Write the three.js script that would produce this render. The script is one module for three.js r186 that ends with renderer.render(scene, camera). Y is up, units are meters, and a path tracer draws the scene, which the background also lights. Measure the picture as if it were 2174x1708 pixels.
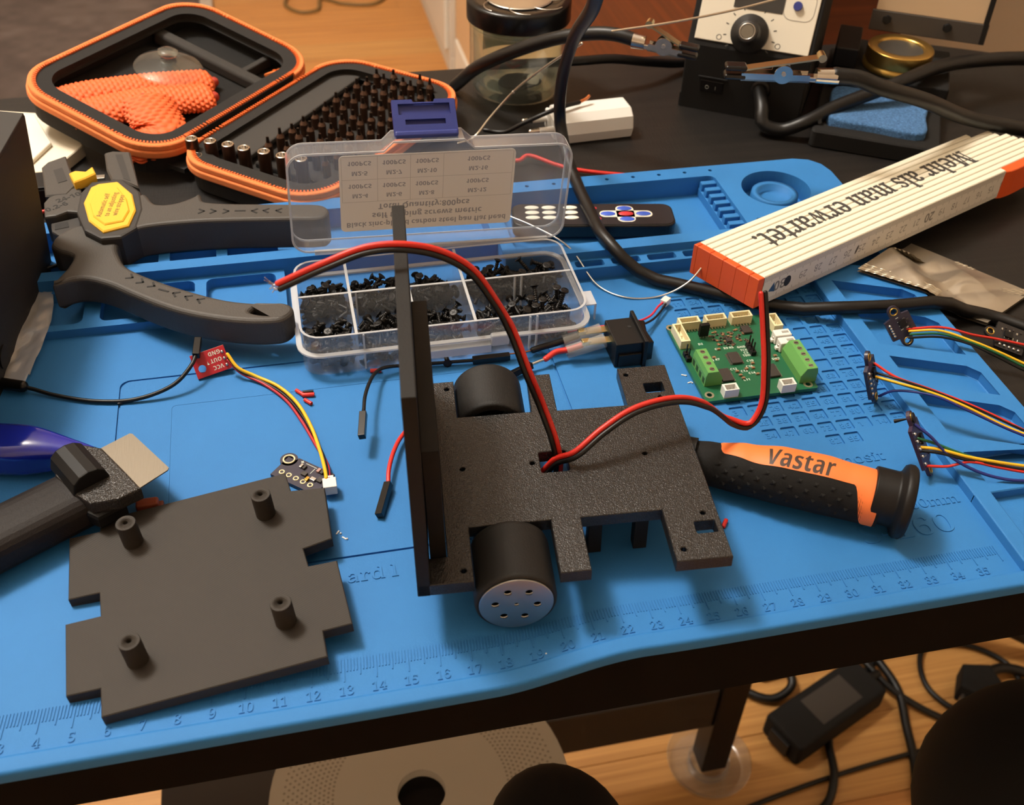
import * as THREE from 'three';
import { mergeGeometries } from 'three/addons/utils/BufferGeometryUtils.js';
import { RoundedBoxGeometry } from 'three/addons/geometries/RoundedBoxGeometry.js';
import { TextGeometry } from 'three/addons/geometries/TextGeometry.js';
import { FontLoader } from 'three/addons/loaders/FontLoader.js';
import { RectAreaLightUniformsLib } from 'three/addons/lights/RectAreaLightUniformsLib.js';

// ---------- camera, light, exposure (lengths below are centimetres; y = 0 is the work surface of the mat, Y0 above the floor) ----------
const CM = 0.01, Y0 = 73;
const scene = new THREE.Scene();
scene.background = new THREE.Color(0x000000);
const renderer = new THREE.WebGLRenderer({ antialias: true });
renderer.toneMapping = THREE.LinearToneMapping;
renderer.toneMappingExposure = 0.82;
renderer.shadowMap.enabled = true;
renderer.shadowMap.type = THREE.PCFSoftShadowMap;
const camera = new THREE.PerspectiveCamera(41.884, 2174 / 1708, 0.02, 30);
{
  const right = new THREE.Vector3(0.97670248, 0.0276394, 0.21281053), up = new THREE.Vector3(0.12081346, 0.74876976, -0.6517269), fwd = new THREE.Vector3(0.17735943, -0.66225366, -0.72798607);
  const m = new THREE.Matrix4().makeBasis(right, up, fwd.clone().negate());
  camera.quaternion.setFromRotationMatrix(m);
  camera.position.set(13.134, 28.328 + Y0, 24.098).multiplyScalar(CM);
  camera.focus = 0.415;
  camera.userData.fStop = 20;
}
scene.add(camera);
RectAreaLightUniformsLib.init();
const LAMP = { x: -42, y: 154, z: -66, r: 15, color: new THREE.Color(1.0, 0.925, 0.83), power: 11 };
{ // the globe lamp's light, as large as the globe
  const l = new THREE.PointLight(LAMP.color, LAMP.power, 0, 2);
  l.position.set(LAMP.x * CM, (LAMP.y + Y0) * CM, LAMP.z * CM);
  l.castShadow = true; l.shadow.radius = LAMP.r / 2; l.shadow.mapSize.set(2048, 2048); l.shadow.camera.near = 0.2;
  scene.add(l);
}

// ---------- helpers ----------
let seed = 7;
const rnd = () => { seed = (seed * 1664525 + 1013904223) >>> 0; return seed / 4294967296; };
const rr = (a, b) => a + (b - a) * rnd();
const R = d => d * Math.PI / 180;
const V = (x, y, z) => new THREE.Vector3(x, y, z);
const clamp = (x, a, b) => Math.min(b, Math.max(a, x));
const sstep = (a, b, x) => { const t = clamp((x - a) / (b - a), 0, 1); return t * t * (3 - 2 * t); };
const taken = {};
function numbered(n) { const k = taken[n] = (taken[n] ?? -1) + 1; return k ? `${n}_${String(k).padStart(3, '0')}` : n; }
const baseOf = new WeakMap();
function thing(name, label, category, at = [0, 0, 0], o = {}) {
  const g = new THREE.Group(); g.name = numbered(name);
  g.position.set(at[0] * CM, (at[1] + Y0) * CM, at[2] * CM);
  if (o.q) g.quaternion.copy(o.q); else g.rotation.set(R(o.rx ?? 0), R(o.ry ?? 0), R(o.rz ?? 0), 'YXZ');
  if (o.kind) g.userData = { label, kind: o.kind }; else g.userData = { label, category };
  if (o.group) g.userData.group = o.group;
  baseOf.set(g, at); scene.add(g);
  return g;
}
function boxUV(g) { // metres along the surface, by the way each triangle faces
  const p = g.attributes.position, n = g.attributes.normal, uv = new Float32Array(p.count * 2);
  for (let i = 0; i < p.count; i += 3) {
    let ax = 0, ay = 0, az = 0;
    for (let k = 0; k < 3; k++) { ax += Math.abs(n.getX(i + k)); ay += Math.abs(n.getY(i + k)); az += Math.abs(n.getZ(i + k)); }
    for (let k = 0; k < 3; k++) {
      const x = p.getX(i + k), y = p.getY(i + k), z = p.getZ(i + k), j = (i + k) * 2;
      if (ay >= ax && ay >= az) { uv[j] = x; uv[j + 1] = -z; } else if (ax >= az) { uv[j] = z; uv[j + 1] = y; } else { uv[j] = x; uv[j + 1] = y; }
    }
  }
  g.setAttribute('uv', new THREE.BufferAttribute(uv, 2));
}
function flat(g) { const n = g.index ? g.toNonIndexed() : g; for (const k of Object.keys(n.attributes)) if (!['position', 'normal', 'uv'].includes(k)) n.deleteAttribute(k); if (!n.attributes.normal) n.computeVertexNormals(); if (!n.attributes.uv) n.setAttribute('uv', new THREE.BufferAttribute(new Float32Array(n.attributes.position.count * 2), 2)); n.clearGroups?.(); return n; }
function fuse(list) { const a = (Array.isArray(list) ? list : [list]).flat(3).map(flat); return a.length > 1 ? mergeGeometries(a, false) : a[0]; }
function part(parent, name, geos, mat, o = {}) { // geometry in cm, in the thing's own axes (o.w: in the room's)
  const g = fuse(geos).clone(); g.clearGroups?.();
  if (o.w) { const b = baseOf.get(o.w === true ? parent : o.w); g.translate(-b[0], -b[1], -b[2]); }
  g.scale(CM, CM, CM);
  if (!o.uv) boxUV(g);
  const m = new THREE.Mesh(g, mat); m.name = name; m.castShadow = m.receiveShadow = true;
  if (o.label) m.userData.label = o.label;
  if (o.kind) m.userData.kind = o.kind;
  parent.add(m);
  return m;
}
function same(src, parent, name) { const m = new THREE.Mesh(src.geometry, src.material); m.name = name ?? src.name; m.castShadow = m.receiveShadow = true; parent.add(m); return m; }
function copyOf(t, at, label, o = {}) { const c = t.clone(); c.name = numbered(t.name.replace(/_\d{3}$/, '')); c.userData = { ...t.userData, label }; if (o.group) c.userData.group = o.group; c.position.set(at[0] * CM, (at[1] + Y0) * CM, at[2] * CM); if (o.q) c.quaternion.copy(o.q); else c.rotation.set(R(o.rx ?? 0), R(o.ry ?? 0), R(o.rz ?? 0), 'YXZ'); baseOf.set(c, at); scene.add(c); return c; }
const box = (w, h, d, x = 0, y = 0, z = 0, r = 0) => { const g = r > 0 ? new RoundedBoxGeometry(w, h, d, 2, Math.min(r, w / 2.01, h / 2.01, d / 2.01)) : new THREE.BoxGeometry(w, h, d); return g.translate(x, y, z); };
const bx = (x0, x1, y0, y1, z0, z1, r = 0) => box(x1 - x0, y1 - y0, z1 - z0, (x0 + x1) / 2, (y0 + y1) / 2, (z0 + z1) / 2, r);
function cyl(r0, r1, h, x = 0, y = 0, z = 0, axis = 'y', seg = 24, open = false) { const g = new THREE.CylinderGeometry(r1, r0, h, seg, 1, open); if (axis === 'x') g.rotateZ(-Math.PI / 2); if (axis === 'z') g.rotateX(Math.PI / 2); return g.translate(x, y, z); }
const ball = (r, x = 0, y = 0, z = 0, s = 12) => new THREE.SphereGeometry(r, s, Math.max(6, s * 0.6 | 0)).translate(x, y, z);
const turned = (prof, seg = 32) => new THREE.LatheGeometry(prof.map(p => new THREE.Vector2(Math.max(p[0], 1e-4), p[1])), seg);
const shapeOf = (pts, holes = []) => { const s = new THREE.Shape(pts.map(p => new THREE.Vector2(p[0], -p[1]))); for (const h of holes) s.holes.push(new THREE.Path(h.map(p => new THREE.Vector2(p[0], -p[1])))); return s; };
function slab(pts, y0, y1, o = {}) { // outline in (x, z), from height y0 to y1
  const b = o.bevel ?? 0, bs = o.bevelSegs ?? 1;
  const g = new THREE.ExtrudeGeometry(shapeOf(pts, o.holes), { depth: y1 - y0 - 2 * b, bevelEnabled: b > 0, bevelThickness: b, bevelSize: b, bevelOffset: -b, bevelSegments: bs, curveSegments: 8 });
  return g.rotateX(-Math.PI / 2).translate(0, y0 + b, 0);
}
const rect = (x0, z0, x1, z1) => [[x0, z0], [x1, z0], [x1, z1], [x0, z1]];
function rrect(x0, z0, x1, z1, r, n = 5) { const o = []; for (const [cx, cz, a] of [[x1 - r, z0 + r, -90], [x1 - r, z1 - r, 0], [x0 + r, z1 - r, 90], [x0 + r, z0 + r, 180]]) for (let i = 0; i <= n; i++) { const t = R(a + 90 * i / n); o.push([cx + r * Math.cos(t), cz + r * Math.sin(t)]); } return o; }
const circ = (x, z, r, n = 24) => Array.from({ length: n }, (_, i) => [x + r * Math.cos(2 * Math.PI * i / n), z + r * Math.sin(2 * Math.PI * i / n)]);
const smoothPts = (pts, n, closed = true) => { const c = new THREE.CatmullRomCurve3(pts.map(p => V(p[0], 0, p[1])), closed, 'centripetal'); return c.getPoints(n).slice(0, closed ? -1 : undefined).map(p => [p.x, p.z]); };
const curveOf = pts => new THREE.CatmullRomCurve3(pts.map(p => V(...p)), false, 'centripetal');
function tube(pts, r, o = {}) { const c = pts.isCurve3 ? pts : pts.getPoint ? pts : curveOf(pts); const g = [new THREE.TubeGeometry(c, o.seg ?? 60, r, o.rad ?? 10, false)]; if (o.caps !== false) for (const t of [0, 1]) { const p = c.getPoint(t); g.push(ball(r * 0.99, p.x, p.y, p.z, o.rad ?? 10)); } return g; }
function aim(g, from, to) { // a shape built along +y from 0 is laid from one point towards another
  const d = V(...to).sub(V(...from)).normalize(); g.applyQuaternion(new THREE.Quaternion().setFromUnitVectors(V(0, 1, 0), d)); return g.translate(...from);
}
const dist = (a, b) => Math.hypot(a[0] - b[0], a[1] - b[1], a[2] - b[2]);
const sRGB = (r, g, b) => new THREE.Color().setRGB(r / 255, g / 255, b / 255, THREE.SRGBColorSpace);
const M = (color, rough = 0.6, o = {}) => new THREE.MeshPhysicalMaterial({ color: Array.isArray(color) ? sRGB(...color) : color, roughness: rough, ...o });
// computed textures
function tex(n, fn, size, o = {}) { // size: cm that one tile covers
  const h = o.h ?? n, d = new Uint8Array(n * h * 4);
  for (let y = 0; y < h; y++) for (let x = 0; x < n; x++) { const c = fn(x / n, y / h, x, y), k = (y * n + x) * 4; if (typeof c === 'number') { d[k] = d[k + 1] = d[k + 2] = clamp(c * 255, 0, 255); } else { d[k] = clamp(c[0], 0, 255); d[k + 1] = clamp(c[1], 0, 255); d[k + 2] = clamp(c[2], 0, 255); } d[k + 3] = 255; }
  const t = new THREE.DataTexture(d, n, h); t.wrapS = t.wrapT = THREE.RepeatWrapping; t.magFilter = THREE.LinearFilter; t.minFilter = THREE.LinearMipmapLinearFilter; t.generateMipmaps = true;
  if (o.srgb) t.colorSpace = THREE.SRGBColorSpace;
  t.repeat.set(1 / (size * CM), 1 / ((o.size2 ?? size) * CM)); t.needsUpdate = true; return t;
}
function lattice(n, m) { const a = new Float32Array(n * m); for (let i = 0; i < a.length; i++) a[i] = rnd(); return (u, v) => { const x = u * n, y = v * m, i = Math.floor(x), j = Math.floor(y), fx = x - i, fy = y - j, sx = fx * fx * (3 - 2 * fx), sy = fy * fy * (3 - 2 * fy); const q = (p, r) => a[((r % m) + m) % m * n + ((p % n) + n) % n]; return (q(i, j) * (1 - sx) + q(i + 1, j) * sx) * (1 - sy) + (q(i, j + 1) * (1 - sx) + q(i + 1, j + 1) * sx) * sy; }; }
function canvasTex(w, h, draw) { const c = document.createElement('canvas'); c.width = w; c.height = h; const x = c.getContext('2d'); draw(x, w, h); const t = new THREE.CanvasTexture(c); t.colorSpace = THREE.SRGBColorSpace; t.magFilter = THREE.LinearFilter; return t; }
const loader = new FontLoader();
const sans = await loader.loadAsync('fonts/droid/droid_sans_bold.typeface.json');
const serif = await loader.loadAsync('fonts/droid/droid_serif_regular.typeface.json');
const serifBold = await loader.loadAsync('fonts/droid/droid_serif_bold.typeface.json');
function lettering(text, size, x, y, z, o = {}) { const g = new TextGeometry(text, { font: o.font ?? sans, size, depth: o.depth ?? 0.015, curveSegments: o.curve ?? 3, bevelEnabled: false }); if (o.sx) g.scale(o.sx, 1, 1); g.rotateX(-Math.PI / 2); if (o.ry) g.rotateY(R(o.ry)); return g.translate(x, y, z); }

// shared textures and materials
const nFine = lattice(64, 64), nMid = lattice(16, 16), nWide = lattice(6, 6), nVeryFine = lattice(256, 256), nFib = lattice(8, 200), nSpark = lattice(200, 200);
const T = {
  grain: tex(256, (u, v) => 0.6 * nVeryFine(u, v) + 0.4 * nFine(u, v), 2),
  peel: tex(1024, (u, v) => Math.min(1, 0.4 * nVeryFine(u, v) + 0.12 * nFine(u, v) + (nSpark(u, v) > 0.9 ? 6 * (nSpark(u, v) - 0.9) : 0)), 6),
  lines: tex(256, (u, v) => 0.5 + 0.35 * Math.sin((u + v) * 2 * Math.PI * 16) + 0.15 * nVeryFine(u, v), 1.3),
  weave: tex(128, (u, v) => 0.5 + 0.25 * Math.sin(u * 2 * Math.PI * 16) * Math.sin(v * 2 * Math.PI * 16) + 0.25 * nVeryFine(u, v), 1.2),
  brush: tex(256, (u, v) => nFib(v, u) * 0.7 + 0.3 * nVeryFine(u, v), 3),
  soft: tex(256, (u, v) => { const a = 0.9 + 0.1 * (0.5 * nWide(u, v) + 0.3 * nMid(u, v) + 0.2 * nFine(u, v)); return a; }, 14),
};
const PLA = (c, r, b, t) => M(c, r, { bumpMap: t, bumpScale: b });
const mats = {
  mat: M([43, 116, 182], 0.66, { map: T.soft, bumpMap: T.grain, bumpScale: 0.00004, specularIntensity: 0.7 }),
  pla: M([29, 27, 26], 0.33, { bumpMap: T.peel, bumpScale: 0.00028 }),
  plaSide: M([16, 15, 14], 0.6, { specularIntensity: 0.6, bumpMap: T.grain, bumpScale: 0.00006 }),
  plaLines: M([44, 39, 34], 0.65, { specularIntensity: 0.7, bumpMap: T.lines, bumpScale: 0.00006 }),
  black: M([13, 12, 12], 0.5, { specularIntensity: 0.6 }), blackSoft: M([17, 16, 15], 0.8, { specularIntensity: 0.6, bumpMap: T.grain, bumpScale: 0.00006 }), blackGloss: M([11, 10, 10], 0.28, { specularIntensity: 0.8 }), rubber: M([20, 19, 18], 0.62, { specularIntensity: 0.8, bumpMap: T.grain, bumpScale: 0.00008 }),
  red: M([205, 42, 32], 0.42), blackWire: M([11, 10, 10], 0.42, { specularIntensity: 0.8 }), yellow: M([232, 180, 30], 0.45), green: M([20, 88, 52], 0.45), blueWire: M([28, 38, 110], 0.45),
  steel: M([190, 186, 178], 0.32, { metalness: 1, bumpMap: T.brush, bumpScale: 0.00002 }), chrome: M([205, 200, 192], 0.16, { metalness: 1 }), copper: M([205, 125, 80], 0.35, { metalness: 1 }), gold: M([196, 160, 80], 0.3, { metalness: 1 }), tin: M([200, 198, 192], 0.28, { metalness: 1 }),
  white: M([226, 222, 212], 0.5), cream: M([225, 213, 172], 0.5), plasticWhite: M([222, 220, 214], 0.35),
  orange: M([238, 112, 40], 0.6), orangeCloth: M([236, 132, 72], 0.85, { bumpMap: T.weave, bumpScale: 0.0003 }), yellowPl: M([228, 178, 52], 0.45),
  pp: M([246, 248, 250], 0.16, { transmission: 0.955, thickness: 0, ior: 1.49, side: THREE.DoubleSide }),
  ppEdge: M([228, 230, 232], 0.3, { transmission: 0.55, thickness: 0, ior: 1.49, side: THREE.DoubleSide }),
  glass: M([244, 248, 244], 0.03, { transmission: 0.97, thickness: 0, ior: 1.5, side: THREE.DoubleSide }),
};

// ---------- the room ----------
const wallMat = M([222, 208, 188], 0.9, { bumpMap: T.grain, bumpScale: 0.0004 });
const ceilMat = M([240, 236, 228], 0.9);
function struct(name, geos, m, label) { const g = thing(name, label, '', [0, 0, 0], { kind: 'structure' }); return part(g, name.replace(/_\w+$/, '') + '_body', geos, m), g; }
const gWood = lattice(5, 90), gWood2 = lattice(12, 260);
const woodTex = (cA, cB, k) => tex(512, (u, v) => { const a = 0.55 * gWood(u, v) + 0.45 * gWood2(u, v), d = 0.25 + 0.75 * a; return [cA[0] + (cB[0] - cA[0]) * d, cA[1] + (cB[1] - cA[1]) * d, cA[2] + (cB[2] - cA[2]) * d]; }, k, { srgb: true, size2: 34 });
const plankTex = woodTex([156, 104, 50], [216, 164, 98], 90);
const plankMats = [0, 1, 2, 3].map(i => { const t = plankTex.clone(); t.offset.set(i * 0.27, i * 0.31); t.needsUpdate = true; return M([255, 255 - i * 4, 255 - i * 7], 0.42, { map: t }); });
const floor = thing('floor', 'warm oak plank floor', '', [0, -73, 0], { kind: 'structure' });
part(floor, 'floor_base', bx(-160, 150, -75, -73.15, -340, 170), plankMats[1], { w: true });
{
  const wP = 9.1;
  for (const [z0, z1, x0, x1] of [[-283, -170, -30, 70], [-66, 5, -5, 125]]) {
    let k = 0;
    for (let z = z0; z < z1; z += wP, k++) {
      let x = x0 - rr(0, 40);
      while (x < x1) { const L = rr(70, 110), e = Math.min(x + L, x1 + 30); part(floor, 'plank', bx(x + 0.06, e - 0.06, -73.3, -73 + rr(-0.02, 0), z + 0.06, z + wP - 0.06, 0.05), plankMats[(rnd() * 4) | 0], { w: true }); x += L; }
    }
  }
}
const roomShell = (name, geo, m, label) => { const g = thing(name, label, '', [0, 0, 0], { kind: 'structure' }); part(g, 'panel', geo, m, { w: true }); return g; };
roomShell('ceiling', bx(-165, 155, 175, 180, -345, 175), ceilMat, 'plain white ceiling of the room');
roomShell('wall_left', bx(-166, -160, -75, 175, -345, 175), wallMat, 'plain beige wall beyond the rug');
roomShell('wall_back', bx(-160, 150, -75, 175, -346, -340), wallMat, 'plain beige wall at the far end of the room');
roomShell('wall_front', bx(-160, 150, -75, 175, 170, 176), wallMat, 'plain beige wall behind the viewer');
roomShell('wall_side', bx(150, 156, -75, 175, -345, 175), wallMat, 'plain beige wall past the end of the table');
{ // the wall that the table stands against, at an angle to it
  const dx = 0.88, dz = 0.475, a = Math.atan2(dz, dx);
  const g = thing('wall_right', 'beige plastered wall behind the soldering stand', '', [58.8 + 21, -73, -37.7 - 40], { kind: 'structure', ry: -a * 180 / Math.PI });
  part(g, 'panel', bx(-9, 112, 0, 248, -6.4, -0.4), wallMat);
}
{ // wall beside the floor, seen past the jar
  const g = thing('wall_passage', 'pale wall running away beside the floor', '', [51, -73, -112], { kind: 'structure' });
  part(g, 'panel', bx(0.6, 8, 0, 248, -228, 0), M([214, 178, 136], 0.9));
  const s = thing('baseboard_passage', 'white skirting board of the pale wall', '', [51, -73, -112], { kind: 'structure' });
  part(s, 'board', bx(0, 0.6, 0, 9, -84, 0, 0.2), mats.white);
}
{
  const g = thing('white_cabinet', 'white low cabinet standing on the floor beside the far wall', 'cabinet', [50.2, -73, -208]);
  part(g, 'carcass', bx(0, 1.4, 0, 60, -60, 10, 0.2), M([205, 200, 190], 0.5)); part(g, 'plinth', bx(0.3, 1.3, 0, 4, -60, 10), mats.white); part(g, 'door', bx(-0.8, 0, 5, 58, -58, 8, 0.2), M([216, 212, 202], 0.45)); part(g, 'handle', bx(-1.6, -0.8, 40, 50, 4, 5, 0.2), mats.steel);
}
{
  const t = woodTex([66, 28, 8], [118, 56, 20], 120), m = M([255, 255, 255], 0.5, { map: t });
  const g = thing('wooden_cabinet', 'reddish brown wooden cabinet behind the table', 'cabinet', [51, -73, -46.5]);
  part(g, 'carcass', bx(0.4, 9, 0, 140, -64, 0, 0.3), m); part(g, 'side_board', bx(0, 0.4, 0, 140, -64, -0.1, 0.1), m); part(g, 'plinth', bx(-0.2, 0.4, 0, 6, -64, 0, 0.1), m);
}
{
  const pile = tex(256, (u, v) => { const a = 0.5 * nWide(u, v) + 0.3 * nMid(u, v) + 0.2 * nVeryFine(u, v); return [104 + 66 * a, 92 + 62 * a, 88 + 60 * a]; }, 40, { srgb: true });
  const g = thing('rug', 'mottled grey brown rug with a pale edge on the oak floor', 'rug', [-40, -73, -220]);
  part(g, 'rug_field', bx(-150, -4.5, -73, -71.9, -325, -90, 0.4), M([255, 255, 255], 0.95, { map: pile, bumpMap: T.grain, bumpScale: 0.002 }), { w: true });
  part(g, 'edge_band', bx(-4.4, -1.2, -73, -71.8, -325, -90, 0.4), M([196, 184, 172], 0.9, { bumpMap: T.weave, bumpScale: 0.0005 }), { w: true });
}
{
  const g = thing('pendant_lamp', 'white glass globe lamp hanging above the far side of the table', 'lamp', [LAMP.x, 175, LAMP.z]);
  part(g, 'ceiling_rose', turned([[0, -2.2], [2, -2.2], [5, -0.6], [5, 0]], 32), mats.white);
  part(g, 'cord', cyl(0.3, 0.3, 6, 0, -5, 0, 'y', 10), mats.black);
  part(g, 'cap', turned([[0, -5.4], [3, -5.4], [3.4, -7.2], [3.2, -7.2]], 28), mats.steel);
  part(g, 'glass_globe', ball(LAMP.r, 0, LAMP.y - 175, 0, 48), new THREE.MeshPhysicalMaterial({ color: 0xffffff, roughness: 0.5, emissive: LAMP.color, emissiveIntensity: 2.5 }));
}

// ---------- table ----------
const tableTex = tex(512, (u, v) => { const a = 0.6 * gWood2(u, v) + 0.4 * gWood(u, v); return [10 + 20 * a, 9 + 17 * a, 8 + 15 * a]; }, 60, { srgb: true, size2: 20 });
const tableMat = M([255, 255, 255], 0.5, { specularIntensity: 0.7, map: tableTex, bumpMap: T.brush, bumpScale: 0.00008 });
{
  const g = thing('table', 'black brown wooden table carrying the blue mat', 'table', [20, -73, -17]);
  part(g, 'table_top', slab([[-70, 5.45], [90, 5.45], [90, -21.2], [55.0, -39.6], [-70, -39.6]], -3.2, -0.35, { bevel: 0.06 }), tableMat, { w: true });
  part(g, 'edge_band', bx(-70, 90, -3.2, -0.42, 5.42, 5.5, 0.02), M([6, 5, 5], 0.8, { specularIntensity: 0.2 }), { w: true });
  part(g, 'front_rail', bx(-66, 40, -7.5, -3.2, -3, -1), mats.black, { w: true });
  for (const [x, z] of [[-62, 0], [-62, -35], [84, 0]]) part(g, 'leg', bx(x - 2.2, x + 2.2, -73, -3.2, z - 2.2, z + 2.2, 0.2), mats.black, { w: true });
  part(g, 'leg', bx(46.8, 49.6, -71.6, -3.2, -28.6, -25.8, 0.2), mats.black, { w: true });
  part(g, 'stretcher', bx(6, 46.8, -63.5, -57.2, -28.3, -26.2, 0.2), M([42, 38, 35], 0.5), { w: true });
}
{
  const g = thing('furniture_cup', 'clear plastic cup under the dark table leg on the floor', 'cup', [48.2, -73, -27.2]);
  part(g, 'dish', turned([[0, 0.15], [3.4, 0.15], [4.1, 0.5], [4.4, 1.5], [4.25, 1.5], [3.9, 0.6], [3.3, 0.35], [0, 0.35]], 40), mats.pp); part(g, 'centre_ring', turned([[1.9, 0.3], [2.2, 0.3], [2.2, 1.2], [1.9, 1.2], [1.9, 0.3]], 32), mats.pp);
}

// ---------- blue silicone mat ----------
const matThing = thing('silicone_mat', 'blue silicone work mat with trays, ruler and screw pockets on the table', 'mat', [18, -0.35, -8]);
const wavy = (x, y, z) => { const w = sstep(1.6, 5.0, z), a = 1 - sstep(17.5, 22.5, x); return [x - 0.32 * w * a * (1 - 0.4 * sstep(5, 17, x)), y + 0.1 * w * Math.exp(-(((x - 21) / 2.2) ** 2)), z + 0.5 * w * a]; };
function bent(g) { const p = g.attributes.position; for (let i = 0; i < p.count; i++) p.setXYZ(i, ...wavy(p.getX(i), p.getY(i), p.getZ(i))); g.computeVertexNormals(); return g; }
{
  const m = mats.mat, W = { w: true };
  part(matThing, 'base_sheet', slab([[-3.8, 1.6], [41.1, 1.6], [41.1, -21.2], [40.6, -22.2], [39.6, -22.6], [-3.8, -22.6]], -0.35, -0.08), m, W);
  // work surface: a thin layer cut by grooves and by the numbered screw pockets
  const cells = [], cellAt = [];
  for (let j = 0; j < 14; j++) for (let i = 0; i < 9; i++) {
    if (j === 12 && i < 1) continue; if (j === 13 && i !== 4 && i !== 5) continue; if (j === 11 && i < 1) continue;
    const x = 29.33 + 0.8 * i, z = -12.68 + 0.757 * j; cells.push(rrect(x, z, x + 0.63, z + 0.6, 0.07, 2)); cellAt.push([x, z, i, j]);
  }
  part(matThing, 'work_surface', slab(rect(-3.8, -14.7, 36.4, 1.6), -0.08, 0, { holes: [rrect(5.2, -11.24, 23.04, -0.13, 0.4), ...cells] }), m, W);
  part(matThing, 'work_field', [slab(rrect(5.29, -11.15, 22.95, -0.22, 0.36), -0.08, 0, { holes: [rrect(7.283, -9.327, 20.757, -2.243, 0.185)] }), slab(rrect(7.29, -9.32, 20.75, -2.25, 0.18), -0.08, -0.008)], m, W);
  const nums = []; for (const [x, z, i, j] of cellAt) if (j > 7 || i > 6 || j < 2) nums.push(lettering(String(((j * 9 + i * 13 + 10) % 98) + 1), 0.3, x + 0.1, -0.08, z + 0.45, { depth: 0.02, curve: 1 }));
  part(matThing, 'pocket_numbering', nums, m, { w: true, kind: 'stuff' });
  // front strip with rolled rim, slightly wavy
  const prof = [[1.6, 0], [2.4, 0], [3.2, 0], [4.0, 0], [4.9, 0], [4.97, 0.03], [5.03, 0.15], [5.1, 0.18], [5.48, 0.17], [5.57, 0.12], [5.61, 0.02], [5.61, -0.3], [5.55, -0.35], [4, -0.35], [1.6, -0.35]];
  const N = 180, pos = [], idx = [];
  for (let i = 0; i <= N; i++) { const x = -3.8 + 44.9 * i / N; for (const [z, y] of prof) pos.push(...wavy(x, y, z)); }
  for (let i = 0; i < N; i++) for (let k = 0; k < prof.length - 1; k++) { const a = i * prof.length + k, b = a + prof.length; idx.push(a, a + 1, b, b, a + 1, b + 1); }
  const g = new THREE.BufferGeometry(); g.setAttribute('position', new THREE.Float32BufferAttribute(pos, 3)); g.setIndex(idx); g.computeVertexNormals();
  part(matThing, 'front_strip', g, m, W);
  const ticks = [], digits = [];
  for (let k = 0; k <= 360; k++) { const x = k / 10, e = k % 10 === 0 ? 4.39 : k % 5 === 0 ? 4.22 : 4.07; ticks.push(bent(bx(x - 0.017, x + 0.017, -0.01, 0.03, 3.68, e))); }
  part(matThing, 'ruler_scale', ticks, m, { w: true, kind: 'stuff' });
  for (let k = 1; k <= 35; k++) { const t = String(k); digits.push(bent(flat(lettering(t, 0.31, k - 0.14 * t.length + 0.08, 0, 4.84, { font: serif, depth: 0.035 })))); }
  part(matThing, 'ruler_numbering', digits, m, { w: true, kind: 'stuff' });
  part(matThing, 'raised_lettering', [lettering('ard l', 0.5, 13.25, 0, 0.98, { font: serif, sx: 1.15, depth: 0.035 }), lettering('w   posit', 0.46, 31.3, 0, -1.12, { font: serif, sx: 1.2, depth: 0.035 }), lettering('*300mm', 0.42, 33.3, 0, 1.5, { font: serif, sx: 1.15, depth: 0.035 }), lettering('S-160', 0.85, 31.5, 0, 2.75, { font: serif, sx: 1.25, depth: 0.035 })], m, { w: true });
  // trays along the back
  const rimHoles = []; for (let i = 0; i < 13; i++) rimHoles.push(circ(34.7 - 1.42 * i, -22.12, 0.11, 8));
  part(matThing, 'tray_wall', slab([[-3.8, -22.6], [35.3, -22.6], [35.3, -15.75], [22.3, -15.75], [22.3, -17.6], [-3.8, -17.6]], -0.08, 1.0, { holes: [rrect(-3.2, -21.6, 22.1, -18.3, 0.3), rrect(22.9, -21.6, 34.7, -16.5, 0.4), ...rimHoles] }), m, W);
  for (const x of [6.6, 9.2]) part(matThing, 'tray_divider', bx(x, x + 0.5, -0.08, 0.7, -19.6, -18.3), m, W);
  part(matThing, 'tray_step', bx(-3.2, 12, -0.08, 0.55, -19.9, -19.6), m, W);
  const notches = []; for (let i = 0; i < 5; i++) notches.push(rrect(25.55 + 1.78 * i, -15.6, 26.95 + 1.78 * i, -15.12, 0.12));
  part(matThing, 'notch_row', slab(rect(25.1, -15.75, 35.2, -14.95), -0.08, 0.6, { holes: notches }), m, W);
  part(matThing, 'shallow_tray', slab(rect(-3.8, -17.6, 12.2, -14.6), -0.08, 0.42, { holes: [rrect(-3.4, -17.4, 3.5, -15.0, 0.35), rrect(4.2, -17.4, 8.2, -15.0, 0.35), rrect(8.7, -17.4, 11.8, -15.0, 0.35)] }), m, W);
  part(matThing, 'comb_foot', bx(33.9, 34.7, -0.08, 0.42, -21.5, -16.6, 0.05), m, W);
  for (let i = 0; i < 7; i++) part(matThing, 'comb_tooth', bx(33.9, 34.7, 0.4, 0.84, -21.4 + 0.66 * i, -21.05 + 0.66 * i, 0.05), m, W);
  // dish for a round tool at the corner
  part(matThing, 'corner_block', slab([[35.3, -22.6], [39.6, -22.6], [40.4, -22.35], [40.9, -21.8], [41.1, -21], [41.1, -17.2], [35.3, -17.2]], -0.08, 1.0, { holes: [circ(37.45, -19.8, 1.78, 48)] }), m, W);
  part(matThing, 'dish_ring', turned([[0, 0.35], [0.85, 0.35], [0.88, 0.72], [1.2, 0.72], [1.25, -0.08], [0, -0.08]], 48).translate(37.45, 0, -19.8), m, W);
  // slanted pockets along the side
  const sl = (z0, z1, xa = 37.15, xb = 40.55) => { const q = x => 0.42 * (x - 37); return [[xa, z0 + q(xa)], [xb - 0.4, z0 + q(xb - 0.4)], [xb, z0 + q(xb) + 0.35], [xb, z1 + q(xb)], [xa, z1 + q(xa)]]; };
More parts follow.
